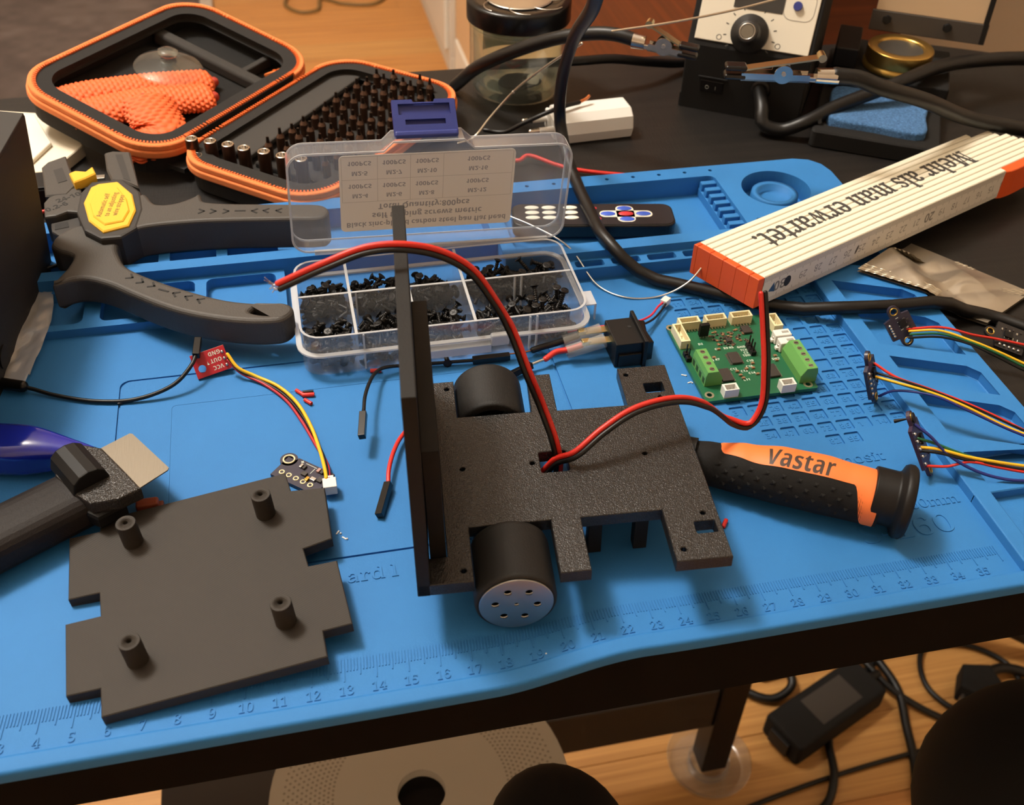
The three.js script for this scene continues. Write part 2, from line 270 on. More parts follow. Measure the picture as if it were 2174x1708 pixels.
  part(matThing, 'side_pockets', slab(rect(36.4, -17.2, 41.1, 1.6), -0.08, 0.42, { bevel: 0.04, holes: [sl(-16.6, -14), sl(-12.4, -10.8), sl(-10.2, -7.5), sl(-6.7, -4.8), sl(-4.15, -1.6), rect(37.15, -0.6, 40.55, 1.2)] }), m, W);
  part(matThing, 'side_rim', bx(36.4, 37.1, -0.05, 0.42, 1.5, 5.0, 0.06), m, W); part(matThing, 'side_rim', bx(40.5, 41.1, -0.05, 0.42, 1.5, 5.0, 0.06), m, W);
}

// ---------- robot chassis, printed in black plastic ----------
{
  const t = thing('robot_chassis', 'black printed robot chassis with an upright plate and two wheels', 'robot chassis', [15.36, 2.2, 3.316], { ry: -6, rz: 2.5 });
  const out = [[0, 0], [1.8, 0], [1.8, -2.26], [4.53, -2.26], [4.53, 0], [5.53, 0], [5.53, -2.24], [8.27, -2.24], [8.27, 0], [10.1, 0], [10.0, -9.65], [8.13, -9.65], [8.13, -7.53], [5.5, -7.57], [5.5, -9.68], [4.62, -9.68], [4.55, -7.62], [1.8, -7.64], [1.8, -9.7], [0, -9.7]];
  const holes = [rrect(9.19, -1.6, 9.9, -1.08, 0.06), rrect(8.95, -8.68, 9.69, -8.13, 0.06), rrect(4.52, -5.46, 5.5, -4.44, 0.06), rect(0.44, -8.62, 1.02, -1.1)];
  for (const [u, v] of [[1.79, -4.97], [4.25, -4.96], [8.25, -4.95], [9.59, -1.95], [8.6, -0.48], [8.4, -9.24], [9.44, -7.84], [1.52, -9.27], [1.5, -0.46]]) holes.push(circ(u, v, 0.095, 12));
  part(t, 'base_plate', slab(out, -0.52, 0, { holes, bevel: 0.025 }), mats.pla);
  part(t, 'upright_plate', bx(0, 0.42, -0.52, 7.85, -9.7, 0, 0.03).rotateZ(R(-1.2)), mats.plaSide);
  part(t, 'upright_rib', bx(0.47, 1.0, -0.5, 4.72, -8.58, -1.12, 0.03).rotateZ(R(-0.6)), mats.plaSide);
  for (const [u, v] of [[6.15, -2.95], [7.78, -3.0]]) part(t, 'support_leg', bx(u - 0.24, u + 0.24, -(2.2 + u * 0.0437) + 0.03, -0.5, v - 0.2, v + 0.25, 0.03), mats.plaSide);
  part(t, 'support_bridge', bx(5.8, 8.1, -1.1, -0.5, -4.2, -3.6, 0.03), mats.plaSide);
  part(t, 'motor_housing', bx(1.9, 4.3, -1.75, -0.52, -7.4, -2.5, 0.15), mats.black);
  const wheel = (v0, v1, front) => {
    const dir = front ? 1 : -1, tire = part(t, 'wheel_tire', turned([[1.0, -1.18], [1.22, -1.22], [1.3, -1.15], [1.335, -1.0], [1.335, 1.0], [1.31, 1.12], [1.24, 1.17], [1.19, 1.15], [1.0, 1.15]], 64).scale(1, (v1 - v0) / 2.34, 1).rotateX(Math.PI / 2 * dir).translate(3.08, -0.93, (v0 + v1) / 2), mats.rubber);
    const hs = [circ(0, 0, 0.1, 16)]; for (let k = 0; k < 6; k++) { const a = R(-7 + 60 * k); hs.push(circ(0.68 * Math.cos(a), -0.68 * Math.sin(a), 0.15, 20)); }
    part(tire, 'hub_disc', slab(circ(0, 0, 1.2, 64), 0, 0.07, { holes: hs, bevel: 0.02 }).rotateX(Math.PI / 2 * dir).translate(3.08, -0.93, front ? v1 - 0.02 : v0 + 0.02), mats.hub, { label: 'silver hub disc with six round holes' });
    part(tire, 'axle_boss', cyl(0.5, 0.5, 0.3, 3.08, -0.93, front ? v1 - 0.35 : v0 + 0.35, 'z', 24), mats.black);
  };
  mats.hub = M([176, 180, 184], 0.34, { metalness: 1 });
  wheel(-2.05, 0.3, true); wheel(-10.15, -7.8, false);
}
{
  const t = thing('mounting_plate', 'black printed plate with notched edges and four round standoffs', 'printed plate', [5.756, 0.45, 4.94], { ry: 3.5, rz: 3.5 });
  const out = [[-0.1, 0], [6.66, -0.14], [6.66, -1.12], [7.6, -1.13], [7.52, -3.82], [6.57, -3.86], [6.5, -4.66], [7.5, -4.82], [7.6, -7.28], [6.42, -7.48], [6.33, -8.42], [-0.19, -8.08], [-0.2, -7.55], [-1.22, -7.55], [-1.18, -4.8], [-0.19, -4.79], [-0.15, -3.82], [-1.24, -3.81], [-1.14, -1.05], [-0.13, -1.02]];
  part(t, 'plate', slab(out, -0.45, 0, { bevel: 0.03 }), mats.plaLines);
  for (const [u, v] of [[0.92, -6.7], [5.44, -6.64], [5.58, -1.83], [0.98, -1.74]]) part(t, 'standoff', turned([[0.34, 0], [0.34, 0.97], [0.32, 1.0], [0.085, 1.0], [0.075, 0.4], [0, 0.4]], 28).translate(u, 0, v), mats.plaLines);
}

// ---------- two twin wires rising from the chassis ----------
function twin(pts, r, side, seg = 120) { // two strands side by side
  const c = curveOf(pts), A = [], B = [], n = 60; let prev = null;
  for (let i = 0; i <= n; i++) { const p = c.getPoint(i / n), tg = c.getTangent(i / n); let s = V(...side(i / n)); s.sub(tg.clone().multiplyScalar(s.dot(tg))).normalize(); if (prev && s.dot(prev) < 0) s.negate(); prev = s; A.push(p.clone().addScaledVector(s, r)); B.push(p.clone().addScaledVector(s, -r)); }
  return [A, B].map(l => new THREE.CatmullRomCurve3(l, false, 'centripetal'));
}
{
  const P = [[20.75, 0.3, -1.5], [21.1, 1.6, -1.3], [20.95, 2.9, -1.3], [20.5, 4.4, -1.9], [20.00, 5.80, -2.06], [19.53, 7.20, -2.65], [18.99, 8.30, -2.81], [18.24, 9.50, -2.93], [17.35, 10.20, -2.95], [16.18, 10.70, -2.80], [15.05, 10.70, -2.85], [13.75, 10.30, -2.83], [12.31, 9.60, -3.00]];
  const t = thing('twin_wire', 'red and black twin wire arching over the upright plate and screw box', 'wire', P[0]);
  const [a, b] = twin(P, 0.092, u => u < 0.45 ? [0.9, 0.1, -0.3] : [0.1, 0.8, -0.5]);
  part(t, 'red_strand', tube(a, 0.095, { seg: 120 }), mats.red, { w: true }); part(t, 'black_strand', tube(b, 0.095, { seg: 120 }), mats.blackWire, { w: true });
  for (const [k, c] of [[0, a], [1, b]]) { const e = c.getPoint(1); for (let i = 0; i < 4; i++) part(t, 'bare_strand', tube([[e.x, e.y, e.z], [e.x - 0.15, e.y + rr(-0.05, 0.12), e.z + rr(-0.05, 0.05)], [e.x - rr(0.2, 0.4), e.y + rr(-0.15, 0.3), e.z + rr(-0.1, 0.1)]], 0.014, { seg: 8, rad: 5 }), mats.tin, { w: true }); }
}
{
  const P = [[19.9, 0.3, -1.9], [20.6, 1.7, -1.3], [20.94, 2.45, -1.05], [21.5, 2.95, -0.75], [22.53, 3.60, -1.05], [23.81, 4.00, -1.47], [25.46, 4.00, -1.72], [26.66, 3.40, -1.88], [27.77, 2.40, -1.94], [28.48, 2.20, -1.79], [28.97, 2.80, -2.00], [29.10, 4.20, -2.61], [29.11, 5.40, -3.30], [29.05, 6.60, -3.91]];
  const t = thing('twin_wire', 'red and black twin wire waving over the chassis and standing up by the circuit board', 'wire', P[0]);
  const [a, b] = twin(P, 0.092, u => u < 0.55 ? [-0.3, 0.5, -0.8] : u < 0.7 ? [-0.55, 0.45, -0.3] : [-0.95, 0.1, 0.1]);
  part(t, 'red_strand', tube(a, 0.095, { seg: 140 }), mats.red, { w: true }); part(t, 'black_strand', tube(b, 0.095, { seg: 140 }), mats.blackWire, { w: true });
}

// ---------- screw box ----------
{
  const X0 = 12.62, X1 = 24.75, Z0 = -15.75, Z1 = -10.1, H = 1.95, w = 0.1;
  const t = thing('screw_box', 'clear plastic screw box with its lid standing open', 'box', [18.7, 0, -13]);
  part(t, 'tray_bottom', slab(rrect(X0 + 0.15, Z0 + 0.15, X1 - 0.15, Z1 - 0.15, 0.7), 0.02, 0.12), mats.pp, { w: true });
  part(t, 'tray_wall', slab(rrect(X0, Z0, X1, Z1, 0.85), 0.05, H, { holes: [rrect(X0 + w, Z0 + w, X1 - w, Z1 - w, 0.75)] }), mats.pp, { w: true });
  part(t, 'rim_edge', slab(rrect(X0, Z0, X1, Z1, 0.85), H, H + 0.03, { holes: [rrect(X0 + w, Z0 + w, X1 - w, Z1 - w, 0.75)] }), mats.ppEdge, { w: true });
  part(t, 'ledge', slab(rrect(X0 - 0.2, Z0 - 0.2, X1 + 0.2, Z1 + 0.2, 1.0), 1.08, 1.16, { holes: [rrect(X0 + 0.02, Z0 + 0.02, X1 - 0.02, Z1 - 0.02, 0.82)] }), mats.ppEdge, { w: true });
  const mid = -13.2;
  part(t, 'divider', bx(X0 + w, X1 - w, 0.12, 1.85, mid - 0.04, mid + 0.04), mats.pp, { w: true }); part(t, 'divider_edge', bx(X0 + w, X1 - w, 1.85, 1.88, mid - 0.05, mid + 0.05), mats.ppEdge, { w: true });
  for (const x of [14.88, 17.4, 19.82]) { part(t, 'divider', bx(x - 0.05, x + 0.05, 0.12, 1.88, Z0 + w, Z1 - w), mats.pp, { w: true }); part(t, 'divider_edge', bx(x - 0.06, x + 0.06, 1.88, 1.93, Z0 + w, Z1 - w), mats.ppEdge, { w: true }); }
  for (const x of [22.15, 22.45, 15.15]) for (const z of [mid, Z1 - 0.06]) part(t, 'guide_rib', bx(x - 0.035, x + 0.035, 0.12, 1.85, z - 0.09, z + 0.05), mats.ppEdge, { w: true });
  part(t, 'front_catch', [bx(17.3, 20.4, 0.85, 0.93, Z1, Z1 + 0.35), bx(17.3, 20.4, 0.55, 0.93, Z1 + 0.3, Z1 + 0.36), bx(20.4, 21.2, 0.75, 1.35, Z1 + 0.02, Z1 + 0.3, 0.1)], mats.ppEdge, { w: true });
  part(t, 'side_loop', [bx(24.9, 25.5, 1.0, 1.06, -12.6, -11.6), bx(25.44, 25.5, 0.2, 1.06, -11.75, -11.6)], mats.ppEdge, { w: true });
  // lid, standing a little past upright on the hinge
  const lid = new THREE.Group(); lid.name = 'lid'; t.add(lid);
  lid.position.set((18.85 - 18.7) * CM, 2.05 * CM, (-15.95 + 13) * CM); lid.rotation.set(R(3), 0, R(-2.2), 'YXZ');
  const up = (pts, d0, d1, o = {}) => slab(pts.map(([x, y]) => [x, -y]), d0, d1, { ...o, holes: o.holes?.map(h => h.map(([x, y]) => [x, -y])) }).rotateX(Math.PI / 2); // drawn in (x, height), thickness towards the viewer
  const lx = 6.15, ly = 4.95, rim = [[-lx + 0.7, 0], [lx - 0.7, 0]];
  const outline = o => { const p = []; const x = lx - o, y0 = o, y1 = ly - o, r = 0.75 - o; for (const [cx, cy, a] of [[x - r, y0 + r, -90], [x - r, y1 - r, 0]]) for (let i = 0; i <= 6; i++) { const q = R(a + 15 * i); p.push([cx + r * Math.cos(q), cy + r * Math.sin(q)]); } p.push([1.75, y1], [1.3, y1 + 0.42], [-1.7, y1 + 0.42], [-2.1, y1]); for (const [cx, cy, a] of [[-x + r, y1 - r, 90], [-x + r, y0 + r, 180]]) for (let i = 0; i <= 6; i++) { const q = R(a + 15 * i); p.push([cx + r * Math.cos(q), cy + r * Math.sin(q)]); } return p; };
  part(lid, 'lid_face', up(outline(0), -0.88, -0.8), mats.pp);
  part(lid, 'lid_wall', up(outline(0), -0.8, 0, { holes: [outline(0.08)] }), mats.pp);
  part(lid, 'lid_edge', up(outline(0), 0, 0.04, { holes: [outline(0.09)] }), mats.ppEdge);
  part(lid, 'lid_back_edge', up(outline(0), -0.9, -0.87, { holes: [outline(0.07)] }), mats.ppEdge);
  const lt = canvasTex(1024, 520, (c, W, Hh) => { c.fillStyle = '#e6e2da'; c.fillRect(0, 0, W, Hh); c.translate(0, Hh); c.scale(1, -1); c.fillStyle = '#98979a'; c.strokeStyle = '#b3afa8'; c.lineWidth = 2; c.textAlign = 'center'; // the print is seen from behind, turned over
    c.font = 'bold 46px sans-serif'; c.fillText('Black zinc-plated carbon steel pan flat head', W / 2, 62, W - 60); c.font = 'bold 52px sans-serif'; c.fillText('self tapping screws metric', W / 2, 124, 660); c.fillText('Total Quantity:800pcs', W / 2 - 20, 186, 560);
    const xs = [14, 218, 408, 600, 1010], rows = [['M2-4', 'M2-6', 'M2-8', 'M2-12'], ['M2-5', 'M2-7', 'M2-10', 'M2-16']];
    rows.forEach((row, r) => row.forEach((s, k) => { const y = 206 + r * 152; c.strokeRect(xs[k], y, xs[k + 1] - xs[k], 152); c.font = 'bold 40px sans-serif'; c.fillText(s, (xs[k] + xs[k + 1]) / 2, y + 56, 170); c.fillText('100PCS', (xs[k] + xs[k + 1]) / 2, y + 122, 170); })); });
  const lg = flat(up(rrect(-3.93, -4.3, 3.8, -0.45, 0.22).map(([x, z]) => [x, -z]), -0.8, -0.785)); { const p = lg.attributes.position, uv = new Float32Array(p.count * 2); for (let i = 0; i < p.count; i++) { uv[2 * i] = (p.getX(i) + 3.93) / 7.73; uv[2 * i + 1] = (p.getY(i) - 0.45) / 3.85; } lg.setAttribute('uv', new THREE.BufferAttribute(uv, 2)); }
  part(lid, 'paper_label', lg, M([255, 255, 255], 0.6, { map: lt }), { uv: true, label: 'greyish paper label with the printed side turned away' });
  const navy = M([36, 48, 118], 0.45);
  const latch = part(lid, 'latch', [up([[-1.35, 0], [1.35, 0], [1.3, 1.5], [0.45, 1.5], [0.4, 1.38], [-0.45, 1.38], [-0.5, 1.5], [-1.35, 1.5]], 0, 0.12, { holes: [[[-1.1, 0.85], [1.1, 0.85], [1.08, 1.32], [-1.1, 1.32]], [[-0.85, 0.42], [0.85, 0.42], [0.85, 0.64], [-0.85, 0.64]]] }), up([[-1.1, 0.4], [1.1, 0.4], [1.1, 1.35], [-1.1, 1.35]], -0.14, -0.04), bx(-1.35, 1.35, -0.12, 0.16, -0.12, 0.2, 0.1), bx(-1.35, -1.15, 0, 1.5, -0.15, 0.02), bx(1.15, 1.35, 0, 1.5, -0.15, 0.02)].map(g => g.clone().rotateX(R(-50)).translate(-0.25, ly + 0.45, -0.35)), navy, { label: 'navy blue latch tab' });
  part(lid, 'hinge_strip', bx(-5.2, 5.4, -0.1, 0.12, -0.05, 0.1, 0.03), mats.ppEdge);
  // screws
  const screwMat = M([20, 18, 17], 0.4, { metalness: 0.4 });
  const screwGeo = L => { const p = [[0, -L], [0.03, -L + 0.05]]; const n = Math.max(3, Math.round(L / 0.11)); for (let i = 0; i < n; i++) { const y = -L + 0.1 + (L - 0.16) * i / n; p.push([0.072, y], [0.105, y + 0.035], [0.072, y + 0.07]); } p.push([0.09, -0.1], [0.19, -0.02], [0.19, 0], [0.12, 0.012], [0, 0.0]); return turned(p, 9); };
  const recess = () => [box(0.2, 0.02, 0.05, 0, 0.01, 0), box(0.05, 0.02, 0.2, 0, 0.01, 0)];
  const recMat = M([9, 8, 8], 0.6);
  const cols = [[X0 + 0.15, 14.8, 0.4, 0.5], [14.95, 17.33, 0.6, 0.7], [17.5, 19.75, 0.9, 1.0], [19.92, X1 - 0.15, 1.6, 1.2]], where = ['first', 'second', 'third', 'wide fourth'];
  const mass = []; let proto = {};
  cols.forEach(([xa, xb, lf, lb], ci) => [[lf, -13.1, Z1 - 0.15, 'front'], [lb, Z0 + 0.15, -13.3, 'rear']].forEach(([len, za, zb, row]) => {
    const wide = ci === 3, n = wide ? 46 : 34, label = `short black countersunk screw heaped in the ${where[ci]} ${row} bin of the clear box`.replace('short', len > 1 ? 'long' : len > 0.65 ? 'medium' : 'short');
    const key = len; if (!proto[key]) { const s = thing('screw', label, 'screw', [0, 0, 0]); part(s, 'shank', screwGeo(len), screwMat); part(s, 'cross_recess', recess(), recMat); proto[key] = s; s.userData.fresh = true; }
    for (let i = 0; i < n; i++) {
      const mg = len * 0.42, x = rr(xa + mg, xb - mg), z = rr(za + mg, zb - mg), h = (len > 1 ? 0.75 : 0.62) + 0.28 * nFine(x * 0.31, z * 0.27) + rr(-0.08, 0.1);
      const q = new THREE.Quaternion().setFromEuler(new THREE.Euler(0, rr(0, 6.28), R(rnd() < 0.12 ? rr(0, 25) : rnd() < 0.5 ? rr(65, 112) : rr(40, 125)), 'YXZ'));
      const c = V(0, -len / 2, 0).applyQuaternion(q), at = [x - c.x, Math.max(h - c.y, 0.25), z - c.z];
      const src = proto[key];
      if (src.userData.fresh) { delete src.userData.fresh; src.position.set(at[0] * CM, (at[1] + Y0) * CM, at[2] * CM); src.quaternion.copy(q); src.userData.group = `screws in the ${where[ci]} ${row} bin`; }
      else copyOf(src, at, label, { q, group: `screws in the ${where[ci]} ${row} bin` });
    }
    for (let i = 0; i < (wide ? 110 : 60); i++) { const mg = Math.min(0.4, len * 0.45); const q = new THREE.Quaternion().setFromEuler(new THREE.Euler(0, rr(0, 6.28), R(rr(70, 110)), 'YXZ')); const m = new THREE.Matrix4().compose(V(rr(xa + mg, xb - mg) * CM, (rr(0.22, 0.62) + Y0) * CM, rr(za + mg, zb - mg) * CM), q, V(1, 1, 1)); mass.push([m, len]); }
  }));
  for (const L of [0.6, 1.2]) { /* the rest of the heap, below the ones in view */ }
  const g = fuse(turned([[0, -0.35], [0.09, -0.3], [0.1, 0.2], [0.19, 0.28], [0, 0.3]], 7)); g.scale(CM, CM, CM);
  const im = new THREE.InstancedMesh(g, screwMat, mass.length); mass.forEach(([m], i) => im.setMatrixAt(i, m)); im.name = 'screw_heap'; im.userData = { label: 'lower layers of black screws filling the bins of the clear box', kind: 'stuff' }; im.castShadow = im.receiveShadow = true; scene.add(im);
  const loose = copyOf(proto[0.7], [18.53, 0.5, -10.35 + 0.55], 'single black screw standing on its head on the mat before the clear box', { rx: 170, rz: 8 }); loose.position.y = (0.19 + Y0) * CM; loose.rotation.set(R(78), 0, R(4)); loose.position.z = -10.35 * CM + 0.006;
  loose.userData.label = 'single black screw lying on the mat before the clear box'; delete loose.userData.group;
}

// ---------- folding ruler ----------
{
  const t = thing('folding_ruler', 'white folding ruler with orange ends lying folded on edge', 'folding ruler', [30.65, 0.6, -13.79], { ry: 23 });
  const white = M([226, 220, 200], 0.55, { bumpMap: T.grain, bumpScale: 0.00006 }), org = M([214, 84, 30], 0.5);
  const ends = [19.9, 21.3, 21.4, 21.9, 22.0, 22.2, 22.3, 22.4, 22.4, 18.3];
  const sk = z => 0.118 * z;
  const faceTex = canvasTex(2048, 160, (c, W, Hh) => { c.fillStyle = '#dcd9d2'; c.fillRect(0, 0, W, Hh); const cm = W / 17.9; c.fillStyle = '#6e6c6a'; for (let k = 0; k < 179; k++) { const x = k * cm / 10, l = k % 10 === 0 ? 46 : k % 5 === 0 ? 40 : 30; c.fillRect(x, 0, 2.6, l); c.fillRect(x, Hh - l * 0.9, 2.6, l); }
    c.textAlign = 'center'; c.textBaseline = 'middle'; c.fillStyle = '#7b7977'; for (let k = 0; k < 17; k++) { c.save(); c.translate((k + 1.65) * cm, Hh * 0.5); c.rotate(Math.PI); const s = k === 0 ? '30' : String(30 - k); c.font = (k % 10 === 0 ? 'bold 76px' : '54px') + ' sans-serif'; c.fillText(s, k === 0 ? 60 : 0, 0); c.restore(); }
    c.fillStyle = '#2a2826'; c.beginPath(); c.ellipse(1.62 * cm, Hh * 0.5, 26, 30, 0, 0, 7); c.fill(); c.fillStyle = '#33557f'; c.beginPath(); c.moveTo(0.42 * cm, 95); c.lineTo(0.72 * cm, 50); c.lineTo(0.86 * cm, 110); c.fill(); c.fillStyle = '#3a3836'; c.beginPath(); c.ellipse(6.3 * cm, Hh * 0.5, 8, 26, 0.3, 0, 7); c.fill(); });
  for (let i = 0; i < 10; i++) {
    const z0 = 0.37 * i + 0.022, z1 = 0.37 * (i + 1) - 0.022, a = sk(z0) + 0.35;
    part(t, 'segment', slab([[a, z0], [ends[i], z0], [ends[i], z1], [a + 0.04, z1]], 0, 1.6, { bevel: 0.035 }), white);
  }
  [[0, 0.2], [0.22, 0.94], [0.96, 1.68], [1.7, 2.42], [2.44, 3.16], [3.18, 3.69]].forEach(([z0, z1]) => part(t, 'end_cap', slab([[sk(z0), z0], [sk(z0) + 0.36, z0], [sk(z1) + 0.36, z1], [sk(z1), z1]], 0.01, 1.585, { bevel: 0.03 }), org));
  const fg = flat(new THREE.PlaneGeometry(17.9, 1.5).translate(0.8 + 8.95, 0.8, 3.702)); part(t, 'printed_scale', fg, M([255, 255, 255], 0.5, { map: faceTex }), { uv: true, label: 'printed centimetre scale on the side face' });
  part(t, 'orange_tip', [slab(smoothPts([[18.3, 3.33], [18.3, 3.72], [21.5, 3.72], [22.2, 3.6], [22.2, 3.33]], 30), -0.05, 1.55, { bevel: 0.04 })], org);
  const ink = M([58, 56, 54], 0.6);
  const txt = (s, x, z, h, len) => { const g = new TextGeometry(s, { font: serifBold, size: h, depth: 0.006, curveSegments: 3, bevelEnabled: false }); g.computeBoundingBox(); g.scale(len / g.boundingBox.max.x, 1, 1).rotateX(-Math.PI / 2).rotateY(Math.PI); return g.translate(x, 1.6, z); };
  part(t, 'printed_lettering', txt('Mehr als man erwartet.', 18.0, 1.0, 1.3, 15.4), ink);
}

// ---------- hammer-like tool handle ----------
{
  const A = V(26.35, 1.0, -1.83), B = V(32.95, 1.12, 2.1), len = A.distanceTo(B), ax = B.clone().sub(A).normalize(), up = V(0, 1, 0).addScaledVector(ax, -ax.y).normalize(), sd = ax.clone().cross(up).normalize();
  const t = thing('tool_handle', 'black rubber tool handle with an orange inlay poking out from under the chassis', 'tool', [A.x, 0, A.z]);
  const prof = u => { const k = [[0, 0.74, 0.8], [0.12, 0.8, 0.86], [0.3, 0.92, 0.98], [0.5, 1.02, 1.1], [0.7, 1.04, 1.12], [0.85, 1.0, 1.06], [1, 0.98, 1.04]]; let i = 0; while (i < k.length - 2 && u > k[i + 1][0]) i++; const f = sstep(k[i][0], k[i + 1][0], u); return [k[i][1] + (k[i + 1][1] - k[i][1]) * f, k[i][2] + (k[i + 1][2] - k[i][2]) * f]; };
  const L1 = 0.9, pt = (u, a, off = 0) => { const [h, w] = prof(u), p = A.clone().addScaledVector(ax, u * L1 * len); p.y = Math.max(p.y, 0) ; const lift = h - 0.98; return p.addScaledVector(up, (h + off) * Math.cos(a) + lift).addScaledVector(sd, (w + off) * Math.sin(a)); };
  const grid = (nu, na, f, u0, u1) => { const pos = [], uv = [], idx = []; for (let i = 0; i <= nu; i++) for (let j = 0; j <= na; j++) { const [p, q] = f(u0 + (u1 - u0) * i / nu, j / na); pos.push(p.x, p.y, p.z); uv.push(...q); } for (let i = 0; i < nu; i++) for (let j = 0; j < na; j++) { const a = i * (na + 1) + j, b = a + na + 1; idx.push(a, b, a + 1, b, b + 1, a + 1); } const g = new THREE.BufferGeometry(); g.setAttribute('position', new THREE.Float32BufferAttribute(pos, 3)); g.setAttribute('uv', new THREE.Float32BufferAttribute(uv, 2)); g.setIndex(idx); g.computeVertexNormals(); return g; };
  part(t, 'grip', grid(48, 48, (u, v) => [pt(u, v * 2 * Math.PI), [u, v]], 0, 1), mats.blackSoft, { w: true });
  const inkTex = canvasTex(1024, 256, (c, W, Hh) => { c.fillStyle = '#f07a3a'; c.fillRect(0, 0, W, Hh); c.fillStyle = '#3a2a22'; c.font = 'bold 150px sans-serif'; c.textAlign = 'center'; c.textBaseline = 'middle'; c.save(); c.translate(520, 196); c.transform(1, 0, -0.12, 1, 0, 0); c.fillText('Vastar', 0, 0, 430); c.restore(); });
  // inlay: along the top, widening into a band before the butt; a is the angle from straight up, negative towards the back
  const fr = u => u < 0.83 ? 0.2 + 0.3 * sstep(0.12, 0.4, u) : 0.5 + 1.75 * sstep(0.85, 0.94, u), bk = u => -1.25 - 0.9 * sstep(0.83, 0.92, u);
  part(t, 'orange_inlay', grid(80, 20, (u, v) => { const e = Math.sqrt(Math.max(0, 1 - ((0.185 - Math.min(u, 0.185)) / 0.035) ** 2)), mid = (fr(u) + bk(u)) / 2, a = mid + (0.5 - v) * (fr(u) - bk(u)) * e; return [pt(u, a, 0.018), [(u - 0.15) / 0.83, v]]; }, 0.15, 0.985), M([255, 255, 255], 0.55, { map: inkTex }), { w: true, uv: true, label: 'orange inlay printed with a dark word' });
  const stud = (() => { const g = new THREE.ConeGeometry(0.21, 0.11, 4, 1, true); return g; })();
  for (let r = 0; r < 4; r++) for (let i = 0; i < 9; i++) {
    const u = 0.17 + 0.083 * i + (r % 2) * 0.04, a = 0.72 + 0.3 * r + 0.02 * i; if (u > 0.84) continue;
    const p = pt(u, a, 0.012), q = pt(u, a, 0.4).sub(p).normalize(), g = stud.clone().scale(1, 1, 0.75).applyQuaternion(new THREE.Quaternion().setFromUnitVectors(V(0, 1, 0), q)).translate(p.x, p.y, p.z); part(t, 'grip_stud', g, mats.blackSoft, { w: true });
  }
  const cap = turned([[0, 0], [1.0, 0], [1.02, 0.05], [1.02, 0.75], [1.06, 0.85], [1.3, 0.95], [1.36, 1.05], [1.36, 1.22], [1.28, 1.33], [0.6, 1.36], [0, 1.34]], 40); const c0 = pt(1, 0).add(pt(1, Math.PI)).multiplyScalar(0.5); c0.addScaledVector(ax, -0.35); c0.y = 1.3;
  part(t, 'butt_cap', aim(cap, [c0.x, c0.y, c0.z], [c0.x + ax.x, c0.y - 0.02, c0.z + ax.z]), mats.black, { w: true });
  part(t, 'neck', [aim(cyl(0.5, 0.72, 4.2, 0, 2.1, 0, 'y', 24), [A.x - ax.x * 4, 0.9, A.z - ax.z * 4], [A.x + ax.x, 1.0, A.z + ax.z])], mats.black, { w: true });
}

